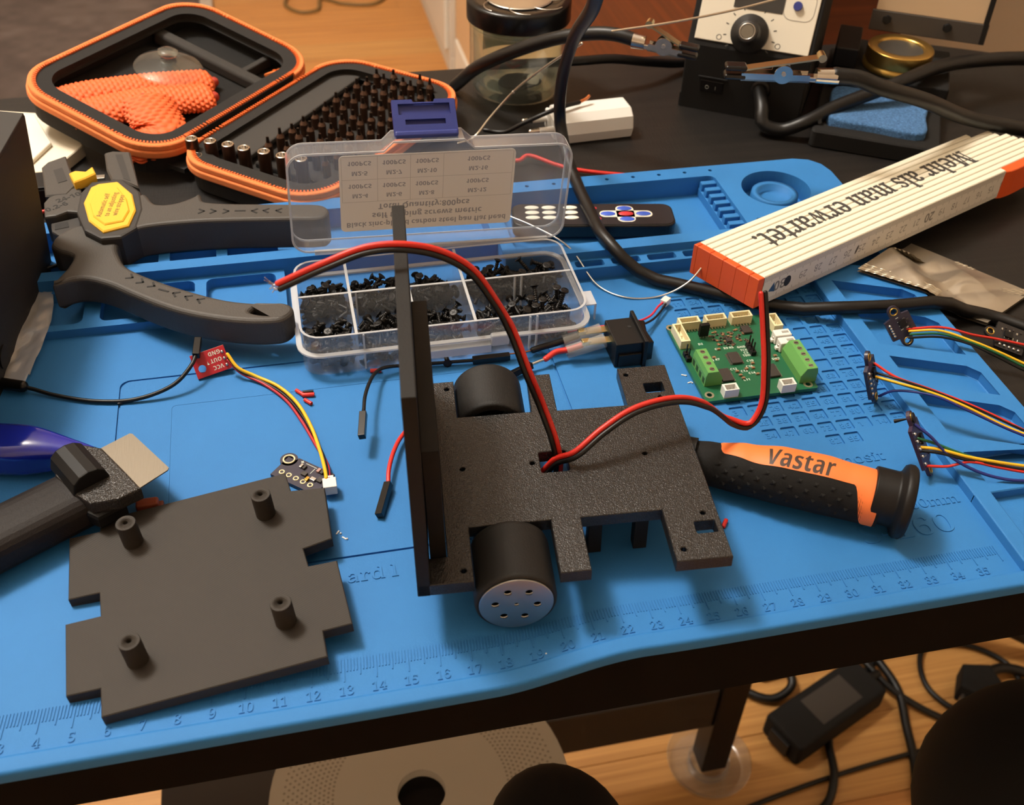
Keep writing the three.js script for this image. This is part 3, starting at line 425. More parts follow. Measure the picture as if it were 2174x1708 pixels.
// ---------- green circuit board ----------
const pcbGreen = M([30, 94, 64], 0.32), silk = M([205, 214, 200], 0.6), pad = M([196, 186, 160], 0.35, { metalness: 0.8 }), chipMat = M([48, 42, 38], 0.55), termGreen = M([92, 150, 78], 0.45), darkHole = M([10, 10, 10], 0.7);
{
  const t = thing('circuit_board', 'green circuit board with white connectors and green screw terminals', 'circuit board', [28.45, 0.26, -10.55], { rx: 0.5 });
  part(t, 'board', slab(rrect(0, 0, 4.95, 5.15, 0.08), -0.16, 0, { holes: [circ(0.28, 4.78, 0.11, 16), circ(4.6, 4.88, 0.11, 16), circ(0.15, 0.22, 0.09, 12)] }), pcbGreen);
  for (const [x, z] of [[0.28, 4.78], [4.6, 4.88], [0.15, 0.22]]) part(t, 'hole_ring', slab(circ(x, z, 0.2, 20), 0, 0.012, { holes: [circ(x, z, 0.11, 16)] }), pad);
  const shroud = (name, x, z, w, d, h, m, ry, pins) => {
    const geo = slab(rect(-w / 2, -d / 2, w / 2, d / 2), 0, h, { holes: [rect(-w / 2 + 0.08, -d / 2 + 0.08, w / 2 - 0.08, d / 2 - 0.05)] }), fl = box(w - 0.1, 0.1, d - 0.1, 0, 0.05, 0), s = part(t, name, [geo.rotateY(R(ry)).translate(x, 0, z), fl.rotateY(R(ry)).translate(x, 0, z)], m);
    for (let i = 0; i < pins; i++) part(s, 'pin', box(0.03, h * 0.8, 0.03, (i - (pins - 1) / 2) * (w - 0.3) / Math.max(1, pins - 1), h * 0.45, 0).rotateY(R(ry)).translate(x, 0, z), mats.tin);
    return s;
  };
  for (const x of [0.92, 2.15, 3.35]) { const c = shroud('white_connector', x, 0.3, 0.95, 0.42, 0.42, mats.cream, 0, 6); for (let i = 0; i < 6; i++) part(c, 'solder_tail', box(0.06, 0.05, 0.2, x - 0.35 + 0.14 * i, 0.025, 0.58), mats.tin); }
  shroud('white_connector', 0.28, 1.1, 1.25, 0.42, 0.42, mats.cream, 90, 4);
  shroud('white_connector', 4.7, 0.95, 0.9, 0.42, 0.42, mats.cream, 90, 4);
  for (const z of [1.95, 2.5]) { const s = part(t, 'power_socket', [box(0.75, 0.5, 0.45, 4.6, 0.25, z, 0.05), box(0.3, 0.14, 0.2, 4.25, 0.12, z, 0.03)], mats.plasticWhite); part(s, 'socket_opening', [box(0.3, 0.02, 0.12, 4.72, 0.505, z)], M([150, 148, 140], 0.6)); part(s, 'contact', ball(0.07, 4.25, 0.24, z), mats.tin); }
  for (const [x, z] of [[1.1, 4.88], [3.56, 5.0]]) shroud('small_connector', x, z, 0.62, 0.42, 0.42, mats.plasticWhite, 0, 3);
  const terminal = (x, z, flip, n) => {
    const s = flip ? -1 : 1, prof = [[-0.36, 0], [0.36, 0], [0.36, 0.35], [0.14, 0.72], [-0.3, 0.72], [-0.36, 0.5]].map(([a, b]) => [a * s, b]), L = 0.38 * n;
    const g = new THREE.ExtrudeGeometry(new THREE.Shape(prof.map(p => new THREE.Vector2(...p))), { depth: L, bevelEnabled: true, bevelSize: 0.015, bevelThickness: 0.015, bevelSegments: 1 }).translate(x, 0.015, z);
    const b = part(t, 'screw_terminal', g, termGreen);
    for (let i = 0; i < n; i++) { const zc = z + 0.38 * (i + 0.5); part(b, 'terminal_screw', [cyl(0.11, 0.11, 0.03, x - 0.08 * s, 0.745, zc, 'y', 16)], mats.tin); part(b, 'screw_slot', box(0.16, 0.012, 0.03, x - 0.08 * s, 0.765, zc), darkHole); part(b, 'wire_opening', box(0.03, 0.28, 0.2, x - 0.37 * s, 0.22, zc), M([34, 66, 34], 0.7)); }
  };
  terminal(0.62, 2.72, false, 4); terminal(4.62, 2.85, true, 5);
  const ic = (x, z, w, d, n, both) => { const c = part(t, 'chip', box(w, 0.1, d, x, 0.07, z, 0.02), chipMat); for (const s of [-1, 1]) for (let i = 0; i < n; i++) part(c, 'chip_leg', box(0.09, 0.03, 0.032, x + s * (w / 2 + 0.035), 0.02, z - d / 2 + d * (i + 0.5) / n), mats.tin); };
  ic(2.15, 2.78, 0.46, 0.72, 12); ic(1.35, 3.78, 0.5, 0.78, 12); ic(3.4, 3.85, 0.5, 0.78, 12); ic(3.38, 1.0, 0.4, 0.5, 4); ic(2.35, 1.58, 0.22, 0.24, 3);
  const reg = part(t, 'regulator', box(0.42, 0.62, 0.2, 1.32, 0.42, 1.1, 0.02), mats.black); for (const k of [-1, 0, 1]) part(reg, 'lead', box(0.04, 0.14, 0.04, 1.32 + 0.12 * k, 0.07, 1.15), mats.tin);
  for (const [x, z] of [[3.05, 2.1], [3.05, 2.35], [3.05, 2.6], [0.16, 2.2], [0.16, 2.5]]) { const h = part(t, 'pin_header', box(0.22, 0.2, 0.22, x, 0.1, z), mats.black); part(h, 'header_pin', box(0.05, 0.55, 0.05, x, 0.38, z), M([60, 58, 54], 0.35, { metalness: 0.8 })); }
  const tan = M([150, 112, 78], 0.5);
  for (let i = 0; i < 46; i++) { const x = rr(1.6, 3.2), z = rr(0.85, 1.9); const c = part(t, 'passive', box(0.1, 0.06, 0.06, 0, 0.03, 0).rotateY(rnd() < 0.5 ? 0 : 1.57).translate(x, 0, z), rnd() < 0.4 ? tan : chipMat); part(c, 'end_pad', [box(0.035, 0.05, 0.07, x - 0.06, 0.026, z), box(0.035, 0.05, 0.07, x + 0.06, 0.026, z)], mats.tin); }
  for (const [x, z] of [[1.95, 3.6], [2.05, 4.05], [2.0, 3.85], [2.7, 3.5], [2.75, 3.9], [2.8, 3.2], [1.3, 2.55], [1.05, 2.55], [3.9, 3.2], [3.95, 2.9], [2.4, 3.5], [1.7, 2.05]]) { const c = part(t, 'passive', box(0.12, 0.08, 0.08, x, 0.04, z), tan); part(c, 'end_pad', [box(0.04, 0.06, 0.09, x - 0.07, 0.03, z), box(0.04, 0.06, 0.09, x + 0.07, 0.03, z)], mats.tin); }
  const words = [['GND', 2.55, 2.1], ['TCK', 2.62, 2.32], ['C3', 2.7, 2.5], ['TDIO', 2.6, 2.68], ['C12', 1.72, 3.45], ['C13', 2.12, 3.65], ['C11', 2.02, 4.2], ['C16', 2.45, 3.4], ['C14', 2.4, 3.82], ['C10', 2.62, 3.05], ['D1', 1.05, 2.75], ['R7', 1.32, 2.72], ['C1', 1.55, 2.05], ['J3', 0.95, 4.66], ['SW2', 3.75, 3.12], ['D2', 0.95, 1.6], ['R9', 1.95, 2.06], ['R5', 2.2, 2.06], ['J1', 0.42, 3.0]];
  part(t, 'white_lettering', words.map(([s, x, z]) => lettering(s, 0.13, x, 0, z, { depth: 0.004, curve: 1 })), silk);
  for (const x of [0.4, 0.85, 1.3, 1.75, 2.2, 2.65, 3.1, 3.55, 4.0]) part(t, 'solder_stub', cyl(0.05, 0.03, 0.09, x, -0.2, 0.3, 'y', 8), mats.tin);
}

// ---------- rocker switch with its leads ----------
const clearSleeve = M([226, 228, 226], 0.18, { transmission: 0.8, thickness: 0, ior: 1.45, side: THREE.DoubleSide });
{
  const t = thing('rocker_switch', 'black rocker switch lying on its side with clear terminal sleeves', 'switch', [26.1, 0, -9.35], { ry: 0 });
  part(t, 'body', [bx(25.45, 26.65, 0.02, 1.22, -10.2, -8.42, 0.04), bx(25.6, 26.6, 0.1, 0.7, -8.45, -8.32, 0.03)], mats.black, { w: true });
  part(t, 'flange', bx(26.62, 26.78, 0, 1.42, -10.42, -8.2, 0.04), mats.black, { w: true });
  part(t, 'rocker', slab([[26.78, -10.05], [27.15, -9.9], [27.02, -9.2], [27.1, -8.45], [26.78, -8.4]], 0.18, 1.2, { bevel: 0.05 }), mats.blackGloss, { w: true });
  part(t, 'detent', [cyl(0.09, 0.09, 0.03, 26.35, 1.222, -9.55, 'y', 12)], darkHole, { w: true });
  for (const [z, y] of [[-9.95, 0.92], [-9.3, 0.86]]) { const b = part(t, 'terminal_blade', [bx(24.5, 25.5, y - 0.05, y + 0.03, z - 0.2, z + 0.2, 0.02), bx(24.2, 24.6, y - 0.12, y + 0.12, z - 0.14, z + 0.14, 0.05)], M([206, 190, 140], 0.3, { metalness: 1 }), { w: true }); part(b, 'clear_sleeve', [aim(cyl(0.28, 0.3, 1.7, 0, 0.85, 0, 'y', 20, true), [23.55, y - 0.35, z + 0.1], [25.35, y, z])], clearSleeve, { w: t }); }
}
function dupont(t, from, to) { const L = dist(from, to); return part(t, 'plug_housing', aim(box(0.27, L, 0.27, 0, L / 2, 0, 0.02), from, to), mats.blackGloss, { w: true }); }
{
  const t = thing('jumper_lead', 'red jumper lead with a bare soldered joint joining the black switch', 'wire', [22.4, 0, -9]);
  part(t, 'red_sheath', tube([[22.6, 0.4, -9.05], [23.1, 0.5, -9.3], [23.6, 0.55, -9.3], [24.2, 0.7, -9.3]], 0.13), mats.red, { w: true });
  part(t, 'bare_joint', tube([[21.85, 0.32, -8.85], [22.2, 0.36, -8.95], [22.6, 0.4, -9.05]], 0.07), mats.tin, { w: true });
  dupont(t, [20.95, 0.25, -8.45], [21.95, 0.33, -8.85]);
  part(t, 'red_sheath', tube([[17.9, 0.14, -7.6], [18.8, 0.14, -7.9], [19.8, 0.16, -8.2], [20.98, 0.25, -8.46]], 0.085), mats.red, { w: true });
}
{
  const t = thing('jumper_lead', 'black jumper lead with a thin bare joint lying along the clear box', 'wire', [20, 0, -10]);
  part(t, 'black_sheath', tube([[22.25, 0.3, -9.86], [22.7, 0.38, -9.9], [23.2, 0.45, -9.93], [24.2, 0.72, -9.95]], 0.14), mats.blackWire, { w: true });
  part(t, 'bare_joint', tube([[21.2, 0.26, -9.82], [21.8, 0.28, -9.8], [22.3, 0.3, -9.86]], 0.03), mats.copper, { w: true });
  dupont(t, [19.6, 0.2, -9.75], [21.2, 0.22, -9.72]);
  part(t, 'black_sheath', tube([[14.68, 1.0, -6.45], [14.71, 1.0, -6.56], [14.85, 0.95, -7.4], [15.15, 0.8, -8.44], [15.5, 0.55, -9.3], [15.9, 0.4, -9.7], [17.5, 0.18, -9.9], [19.62, 0.2, -9.75]], 0.075), mats.blackWire, { w: true });
  dupont(t, [14.68, 1.0, -6.4], [14.48, 0.86, -5.2]);
}
{
  const t = thing('jumper_lead', 'red jumper lead with a black plug coming out from under the upright plate', 'wire', [15.3, 0, -4]);
  part(t, 'red_sheath', tube([[17.9, 0.3, -7.0], [16.8, 0.3, -6.4], [16.03, 0.30, -5.58], [15.58, 0.40, -4.63], [15.28, 0.40, -3.67], [15.19, 0.30, -3.1]], 0.085), mats.red, { w: true });
  dupont(t, [15.2, 0.3, -3.15], [14.68, 0.18, -1.72]);
}
{
  const t = thing('connector_lead', 'short red and black lead with a small white plug behind the switch', 'wire', [28, 0, -11.2]);
  part(t, 'red_strand', tube([[23.9, 0.2, -10.9], [25.5, 0.4, -10.8], [27.0, 0.6, -10.6], [27.88, 0.45, -11.10], [28.55, 0.32, -11.90], [28.9, 0.3, -12.2]], 0.05), M([206, 44, 70], 0.4), { w: true });
  part(t, 'black_strand', tube([[25.8, 0.4, -10.5], [27.11, 0.6, -10.35], [27.95, 0.35, -10.94], [28.64, 0.28, -11.67], [28.95, 0.3, -12.05]], 0.05), mats.blackWire, { w: true });
  part(t, 'white_plug', box(0.42, 0.3, 0.32, 0, 0, 0, 0.02).rotateY(R(40)).translate(29.0, 0.28, -12.25), mats.plasticWhite, { w: true });
}
// offcuts of wire and heat-shrink on the mat
const offcut = (label, a, b, m, r = 0.075) => { const t = thing('wire_offcut', label, 'offcut', [a[0], 0, a[2]], { group: 'wire offcuts on the mat' }); part(t, 'sheath', aim(turned([[0.03, 0], [r, 0], [r, 1], [0.03, 1], [0.03, 0]], 14).scale(1, dist(a, b), 1), a, b), m, { w: true }); return t; };
offcut('red tube offcut lying slanted beside the yellow wire', [12.2, 0.08, -9.3], [12.5, 0.08, -8.92], mats.red, 0.08);
offcut('red tube offcut lying crosswise under the black offcut', [12.42, 0.08, -8.95], [12.9, 0.08, -8.9], mats.red, 0.09);
offcut('small black offcut beside the red ones', [12.45, 0.07, -9.15], [12.88, 0.07, -9.1], mats.blackWire, 0.07);
offcut('short red tube offcut closest to the yellow wire', [12.5, 0.08, -8.65], [12.75, 0.08, -8.35], mats.red, 0.08);
offcut('red offcut lying by the corner of the chassis', [26.75, 0.08, 1.05], [26.98, 0.08, 0.75], mats.red, 0.08);
offcut('red and black offcut at the foot of the clear box', [15.3, 0.1, -9.97], [15.75, 0.1, -9.9], mats.red, 0.09);
offcut('thin black offcut lying under the black sensor cable', [5.2, 0.06, -9.75], [5.75, 0.06, -9.9], mats.blackWire, 0.06);
offcut('bent dark wire scrap lying under the chassis', [25.2, 0.06, 1.0], [25.5, 0.06, 1.7], mats.blackWire, 0.06);
for (const [x, z, lab] of [[13.15, -1.35, 'white plastic shaving lying near the notched plate'], [13.35, -1.05, 'larger white plastic shaving lying near the notched plate'], [28.2, -7.4, 'clear solder flux drop beside the circuit board'], [28.3, -6.9, 'second clear flux drop beside the circuit board'], [19.2, 4.6, 'thin bright wire strand lying on the mat ruler']]) { const t = thing('scrap', lab, 'scrap', [x, 0, z]); part(t, 'flake', fuse(box(0.18, 0.03, 0.05, 0, 0.02, 0).rotateY(x * 7)), mats.plasticWhite); part(t, 'fleck', fuse(ball(0.04, 0.1, 0.03, 0.06, 6)), mats.plasticWhite); if (lab.startsWith('thin')) t.position.set(19.1 * CM, (0 + Y0) * CM, 5.0 * CM); }

// ---------- sensors with cables ----------
const pcbDark = M([40, 36, 54], 0.4), pcbEdge = M([112, 96, 84], 0.7);
function sensor(name, label, bottom, top, N, w, o = {}) {
  const y = V(...top).sub(V(...bottom)), L = y.length(); y.normalize(); const n = V(...N); n.addScaledVector(y, -n.dot(y)).normalize(); const x = y.clone().cross(n).normalize();
  const q = new THREE.Quaternion().setFromRotationMatrix(new THREE.Matrix4().makeBasis(x, y, n));
  const t = thing(name, label, 'sensor board', bottom, { q });
  const s = new THREE.Shape(); const h = w / 2, e = 0.26; // drawn upright: two round ears, wider middle
  const pts = []; for (let i = 0; i <= 10; i++) { const a = Math.PI + Math.PI * i / 10; pts.push([e * Math.cos(a), e + e * Math.sin(a)]); } pts.push([e, 0.5], [h, 0.55], [h, L - 0.55], [e, L - 0.5]); for (let i = 0; i <= 10; i++) { const a = Math.PI * i / 10; pts.push([e * Math.cos(a), L - e + e * Math.sin(a)]); } pts.push([-e, L - 0.5], [-h, L - 0.55], [-h, 0.55], [-e, 0.5]);
  const hole = y0 => circ(0, -y0, 0.14, 16); const sh = shapeOf(pts.map(([a, b]) => [a, -b]), [hole(e), hole(L - e)]);
  part(t, 'board', new THREE.ExtrudeGeometry(sh, { depth: 0.14, bevelEnabled: false }).translate(0, 0, -0.07), o.m ?? pcbDark);
  for (const yy of [e, L - e]) part(t, 'eyelet', new THREE.TorusGeometry(0.16, 0.03, 6, 20).translate(0, yy, 0.07), mats.gold);
  for (let i = 0; i < 5; i++) part(t, 'solder_joint', ball(0.07, -h + 0.15, 0.75 + (L - 1.5) * i / 4, 0.1, 8), mats.tin);
  part(t, 'sensor_chip', box(0.3, 0.1, 0.36, 0, 0, 0).rotateX(Math.PI / 2).translate(0.12, L * 0.55, 0.11), mats.black);
  for (let i = 0; i < 6; i++) part(t, 'passive', box(0.1, 0.06, 0.06, h - 0.2 - 0.14 * (i % 2), 0.75 + (L - 1.5) * i / 5, 0.09), i % 2 ? mats.tin : chipMat);
  part(t, 'white_lettering', [0, 1, 2, 3].map(i => box(0.12, 0.03, 0.01, 0.0, 0.85 + 0.2 * i, 0.075)), silk);
  return t;
}
function cable(label, strands, at, name) { const t = thing(name ?? (strands.length > 2 ? 'wire_bundle' : /arm/.test(strands[0][0]) ? 'flexible_arm' : 'cable'), label, 'cable', at); for (const [nm, pts, m, r] of strands) part(t, nm, tube(pts, r ?? 0.055, { seg: 70, rad: 8 }), m, { w: true }); return t; }
const shift = (p, dx, dy, dz, k = 0) => p.map(([x, y, z], i) => [x + dx + k * 0.1 * Math.sin(i * 1.7 + dx * 9), y + dy + k * 0.05 * Math.cos(i * 2 + dz * 7), z + dz + k * 0.1 * Math.cos(i * 1.3 + dx * 5)]);
sensor('sensor_board', 'dark sensor board leaning in the side pocket behind the thick black cable', [38.7, 0.12, -7.45], [37.75, 1.7, -8.3], [-0.2, 0.5, 0.9], 1.15);
sensor('sensor_board', 'dark sensor board standing on edge at the side of the screw pockets', [35.5, 0.03, -4.35], [34.72, 2.35, -4.85], [0.75, 0.3, 0.62], 1.25);
const s3 = sensor('sensor_board', 'purple sensor board standing with a screw through its upper eyelet', [35.6, 0.03, 0.02], [34.65, 2.3, -1.3], [0.78, 0.25, 0.6], 1.25, { m: M([50, 36, 58], 0.4) });
part(s3, 'fixing_screw', [cyl(0.2, 0.2, 0.06, 0, 2.5, 0.12, 'z', 16), cyl(0.08, 0.02, 0.6, 0, 2.5, -0.3, 'z', 10)], mats.black);
sensor('sensor_board', 'black sensor board lying on the table past the edge of the mat', [44.3, -0.1, -6.45], [42.25, 0.45, -7.5], [0.15, 0.85, 0.5], 1.3, { m: M([28, 26, 28], 0.4) });
{
  const w1 = [[38.5, 0.75, -7.6], [39.63, 0.95, -7.18], [40.81, 0.8, -6.42], [41.88, 0.5, -5.82], [42.82, 0.2, -5.25], [44.12, 0, -4.13], [46, -0.2, -2.5]];
  cable('red, yellow and green wires from the sensor in the side pocket', [['red_wire', [[38.5, 0.8, -7.75], [39.9, 1.0, -7.35], [41.3, 0.7, -6.95], [42.6, 0.35, -6.85], [44.6, 0.05, -6.1], [47, -0.2, -4.6]], mats.red], ['yellow_wire', shift(w1, 0.05, 0.05, 0.02), mats.yellow], ['green_wire', shift(w1, 0, 0, 0.12, 1), mats.green], ['black_wire', shift(w1, -0.05, -0.08, 0.2, 1), mats.blackWire]], [38.5, 0, -7.6]);
  const w2 = [[35.35, 1.2, -4.8], [35.83, 1.40, -4.1], [36.98, 1.35, -3.15], [38.18, 1.15, -2.25], [39.35, 0.8, -1.5], [40.05, 0.6, -1.03], [41.4, 0.5, 0.3]];
  cable('bundle of six thin wires from the sensor by the screw pockets', [['red_wire', shift([[35.3, 1.55, -4.9], ...w2.slice(1)], 0, 0.05, -0.06, 0.6), mats.red], ['black_wire', shift(w2, 0.05, 0.02, 0.02), mats.blackWire], ['yellow_wire', shift(w2, -0.05, -0.02, 0.12, 1), mats.yellow], ['green_wire', shift(w2, 0.02, -0.07, 0.16, 0.8), mats.green], ['blue_wire', shift([[35.5, 0.5, -4.55], [35.8, 1.0, -4.2], ...w2.slice(2)], 0, -0.09, 0.24, 0.7), mats.blueWire], ['grey_wire', shift(w2, 0, -0.08, 0.08, 1.2), M([150, 140, 150], 0.4)]], [35.4, 0, -4.8]);
  const w3 = [[34.98, 1.15, -0.5], [35.6, 1.25, -0.15], [36.66, 1.1, 0.32], [37.76, 0.9, 0.6], [38.82, 0.7, 0.8], [40.3, 0.6, 1.2], [42.5, 0.2, 1.8]];
  cable('yellow, red and blue wires from the sensor with the screw', [['yellow_wire', w3, mats.yellow, 0.065], ['black_wire', shift(w3, 0.02, -0.1, 0.1), mats.blackWire, 0.06], ['red_wire', shift([[35.25, 0.75, -0.15], [35.9, 0.85, 0.1], ...w3.slice(2)], 0, -0.14, 0.16, 0.4), mats.red], ['green_wire', [[34.95, 1.5, -0.6], [35.5, 1.4, -0.35], [36.1, 1.25, 0.0], [36.9, 1.05, 0.35], [38.5, 0.6, 0.8], [40.3, 0.4, 1.25]], mats.green], ['blue_wire', [[34.85, 1.95, -0.9], [35.3, 1.7, -0.45], [35.9, 1.15, 0.05], [36.8, 0.75, 0.7], [37.9, 0.55, 1.2], [39.2, 0.5, 1.5], [42, 0.3, 2.2]], mats.blueWire, 0.06]], [35, 0, -0.5]);
}
{ // red sensor board with its cable to the board under the plate
  const a = V(8.32, 0.08, -10.7), b = V(9.72, 0.28, -10.98), n = V(0.1, 0.62, 0.78), x = b.clone().sub(a).normalize(), y = n.clone().addScaledVector(x, -n.dot(x)).normalize().cross(x).normalize(), z = x.clone().cross(y);
  const t = thing('red_sensor_board', 'red sensor board tilted up on its edge near the black cable', 'sensor board', [a.x, a.y, a.z], { q: new THREE.Quaternion().setFromRotationMatrix(new THREE.Matrix4().makeBasis(x, y, z)) });
  const sh = new THREE.Shape([[0, 0], [1.42, 0], [1.42, 1.0], [0, 1.0]].map(p => new THREE.Vector2(...p))); sh.holes.push(new THREE.Path(circ(0.3, 0.35, 0.16, 20).map(p => new THREE.Vector2(...p))));
  part(t, 'board', new THREE.ExtrudeGeometry(sh, { depth: 0.16, bevelEnabled: false }).translate(0, 0, -0.16), M([178, 28, 44], 0.4));
  part(t, 'board_edge', box(1.42, 0.02, 0.15, 0.71, 1.005, -0.08), M([206, 140, 130], 0.6));
  part(t, 'white_lettering', [['GND', 0.72, 0.72], ['OUT', 0.68, 0.42], ['VCC', 0.66, 0.12]].map(([s, px, py]) => new TextGeometry(s, { font: sans, size: 0.17, depth: 0.004, curveSegments: 1, bevelEnabled: false }).rotateZ(Math.PI).translate(px + 0.5, py + 0.18, 0)), silk);
  part(t, 'arrow_mark', new THREE.ConeGeometry(0.09, 0.16, 3).translate(0.6, 0.5, 0.0).scale(1, 1, 0.1), silk);
  for (let i = 0; i < 3; i++) part(t, 'solder_joint', ball(0.07, 1.28, 0.2 + 0.28 * i, 0.02, 8), mats.tin);
  const p1 = [[9.62, 0.95, -11.05], [9.97, 0.55, -10.60], [10.59, 0.25, -10.33], [11.49, 0.14, -9.62], [12.18, 0.14, -8.46], [12.63, 0.14, -6.96], [12.87, 0.2, -5.43], [12.98, 0.5, -3.95], [12.98, 0.55, -3.6]];
  const p2 = [[9.6, 0.7, -10.95], [10.03, 0.3, -10.58], [10.93, 0.1, -9.90], [11.75, 0.1, -8.75], [12.3, 0.1, -7.35], [12.72, 0.1, -5.95], [13.08, 0.2, -4.68], [13.1, 0.5, -3.6]];
  const c = thing('sensor_cable', 'thin yellow, red and black cable curving from the red sensor board to the notched plate', 'cable', [9.6, 0, -11]);
  part(c, 'yellow_wire', tube(p1, 0.07, { seg: 80 }), mats.yellow, { w: true }); part(c, 'red_wire', tube(p2, 0.06, { seg: 80 }), M([168, 30, 40], 0.45), { w: true }); part(c, 'black_wire', tube(p1.map(([x1, y1, z1], i) => { const q = p2[Math.min(i, p2.length - 1)]; return i === 8 ? [13.04, 0.5, -3.6] : [(x1 + q[0]) / 2 + 0.02, Math.max(0.06, (y1 + q[1]) / 2 - 0.04), (z1 + q[2]) / 2]; }), 0.06, { seg: 80 }), mats.blackWire, { w: true });
  part(c, 'white_plug', [box(0.5, 0.42, 0.5, 13.08, 0.36, -3.35, 0.03), box(0.3, 0.2, 0.2, 13.1, 0.45, -3.62, 0.02)], mats.plasticWhite, { w: true });
}
{
  const t = thing('sensor_board', 'dark sensor board lying flat, half under the notched plate', 'sensor board', [12.2, 0.1, -4.3], { ry: -42 });
  part(t, 'board', slab([[-1.1, -0.45], [-0.75, -0.45], [-0.7, -0.6], [0.95, -0.6], [0.95, 0.62], [-1.1, 0.62]], -0.07, 0.07), pcbDark);
  part(t, 'ear', slab(circ(-1.0, -0.35, 0.34, 24), -0.07, 0.07, { holes: [circ(-1.0, -0.35, 0.17, 20)] }), pcbDark); part(t, 'eyelet', new THREE.TorusGeometry(0.21, 0.035, 6, 24).rotateX(Math.PI / 2).translate(-1.0, 0.07, -0.35), mats.cream);
  for (let i = 0; i < 5; i++) part(t, 'plated_hole', new THREE.TorusGeometry(0.09, 0.03, 6, 16).rotateX(Math.PI / 2).translate(-0.8 + 0.33 * i, 0.075, 0.32), mats.cream);
  for (const [x, z, w, d, m] of [[-0.35, -0.28, 0.1, 0.2, mats.tin], [-0.2, -0.28, 0.1, 0.2, chipMat], [0.35, -0.42, 0.12, 0.2, M([166, 128, 120], 0.5)], [0.52, -0.42, 0.12, 0.2, chipMat], [0.7, -0.42, 0.12, 0.2, chipMat], [0.0, 0.0, 0.22, 0.18, chipMat], [0.45, 0.05, 0.22, 0.16, mats.tin], [0.7, -0.05, 0.2, 0.24, chipMat], [0.25, 0.15, 0.14, 0.2, mats.gold]]) part(t, 'component', box(w, 0.09, d, x, 0.11, z, 0.015), m);
  part(t, 'white_lettering', [box(0.5, 0.006, 0.02, -0.05, 0.073, -0.5), box(0.02, 0.006, 0.3, 0.15, 0.073, -0.3), lettering('+', 0.2, -0.55, 0.07, -0.4, { depth: 0.004 })], silk);
}
{
  const t = thing('black_cable', 'thin black cable with two plugs curving over the mat below the wire stripper', 'cable', [4.3, 0, -10]);
  part(t, 'sheath', tube([[1.35, 0.3, -11.3], [1.9, 0.22, -11.1], [2.64, 0.15, -10.71], [4.31, 0.12, -10.03], [5.95, 0.16, -9.81], [7.45, 0.5, -10.06], [8.2, 0.9, -10.7], [8.4, 1.05, -11.2]], 0.085, { seg: 80 }), mats.blackWire, { w: true });
  part(t, 'plug', tube([[-0.4, 0.35, -11.9], [0.59, 0.32, -11.6], [1.5, 0.3, -11.25]], 0.24, { seg: 12 }), mats.blackGloss, { w: true }); part(t, 'plug', aim(box(0.3, 1.0, 0.3, 0, 0.5, 0, 0.04), [8.38, 1.02, -11.05], [8.5, 1.15, -12.2]), mats.blackGloss, { w: true });
}

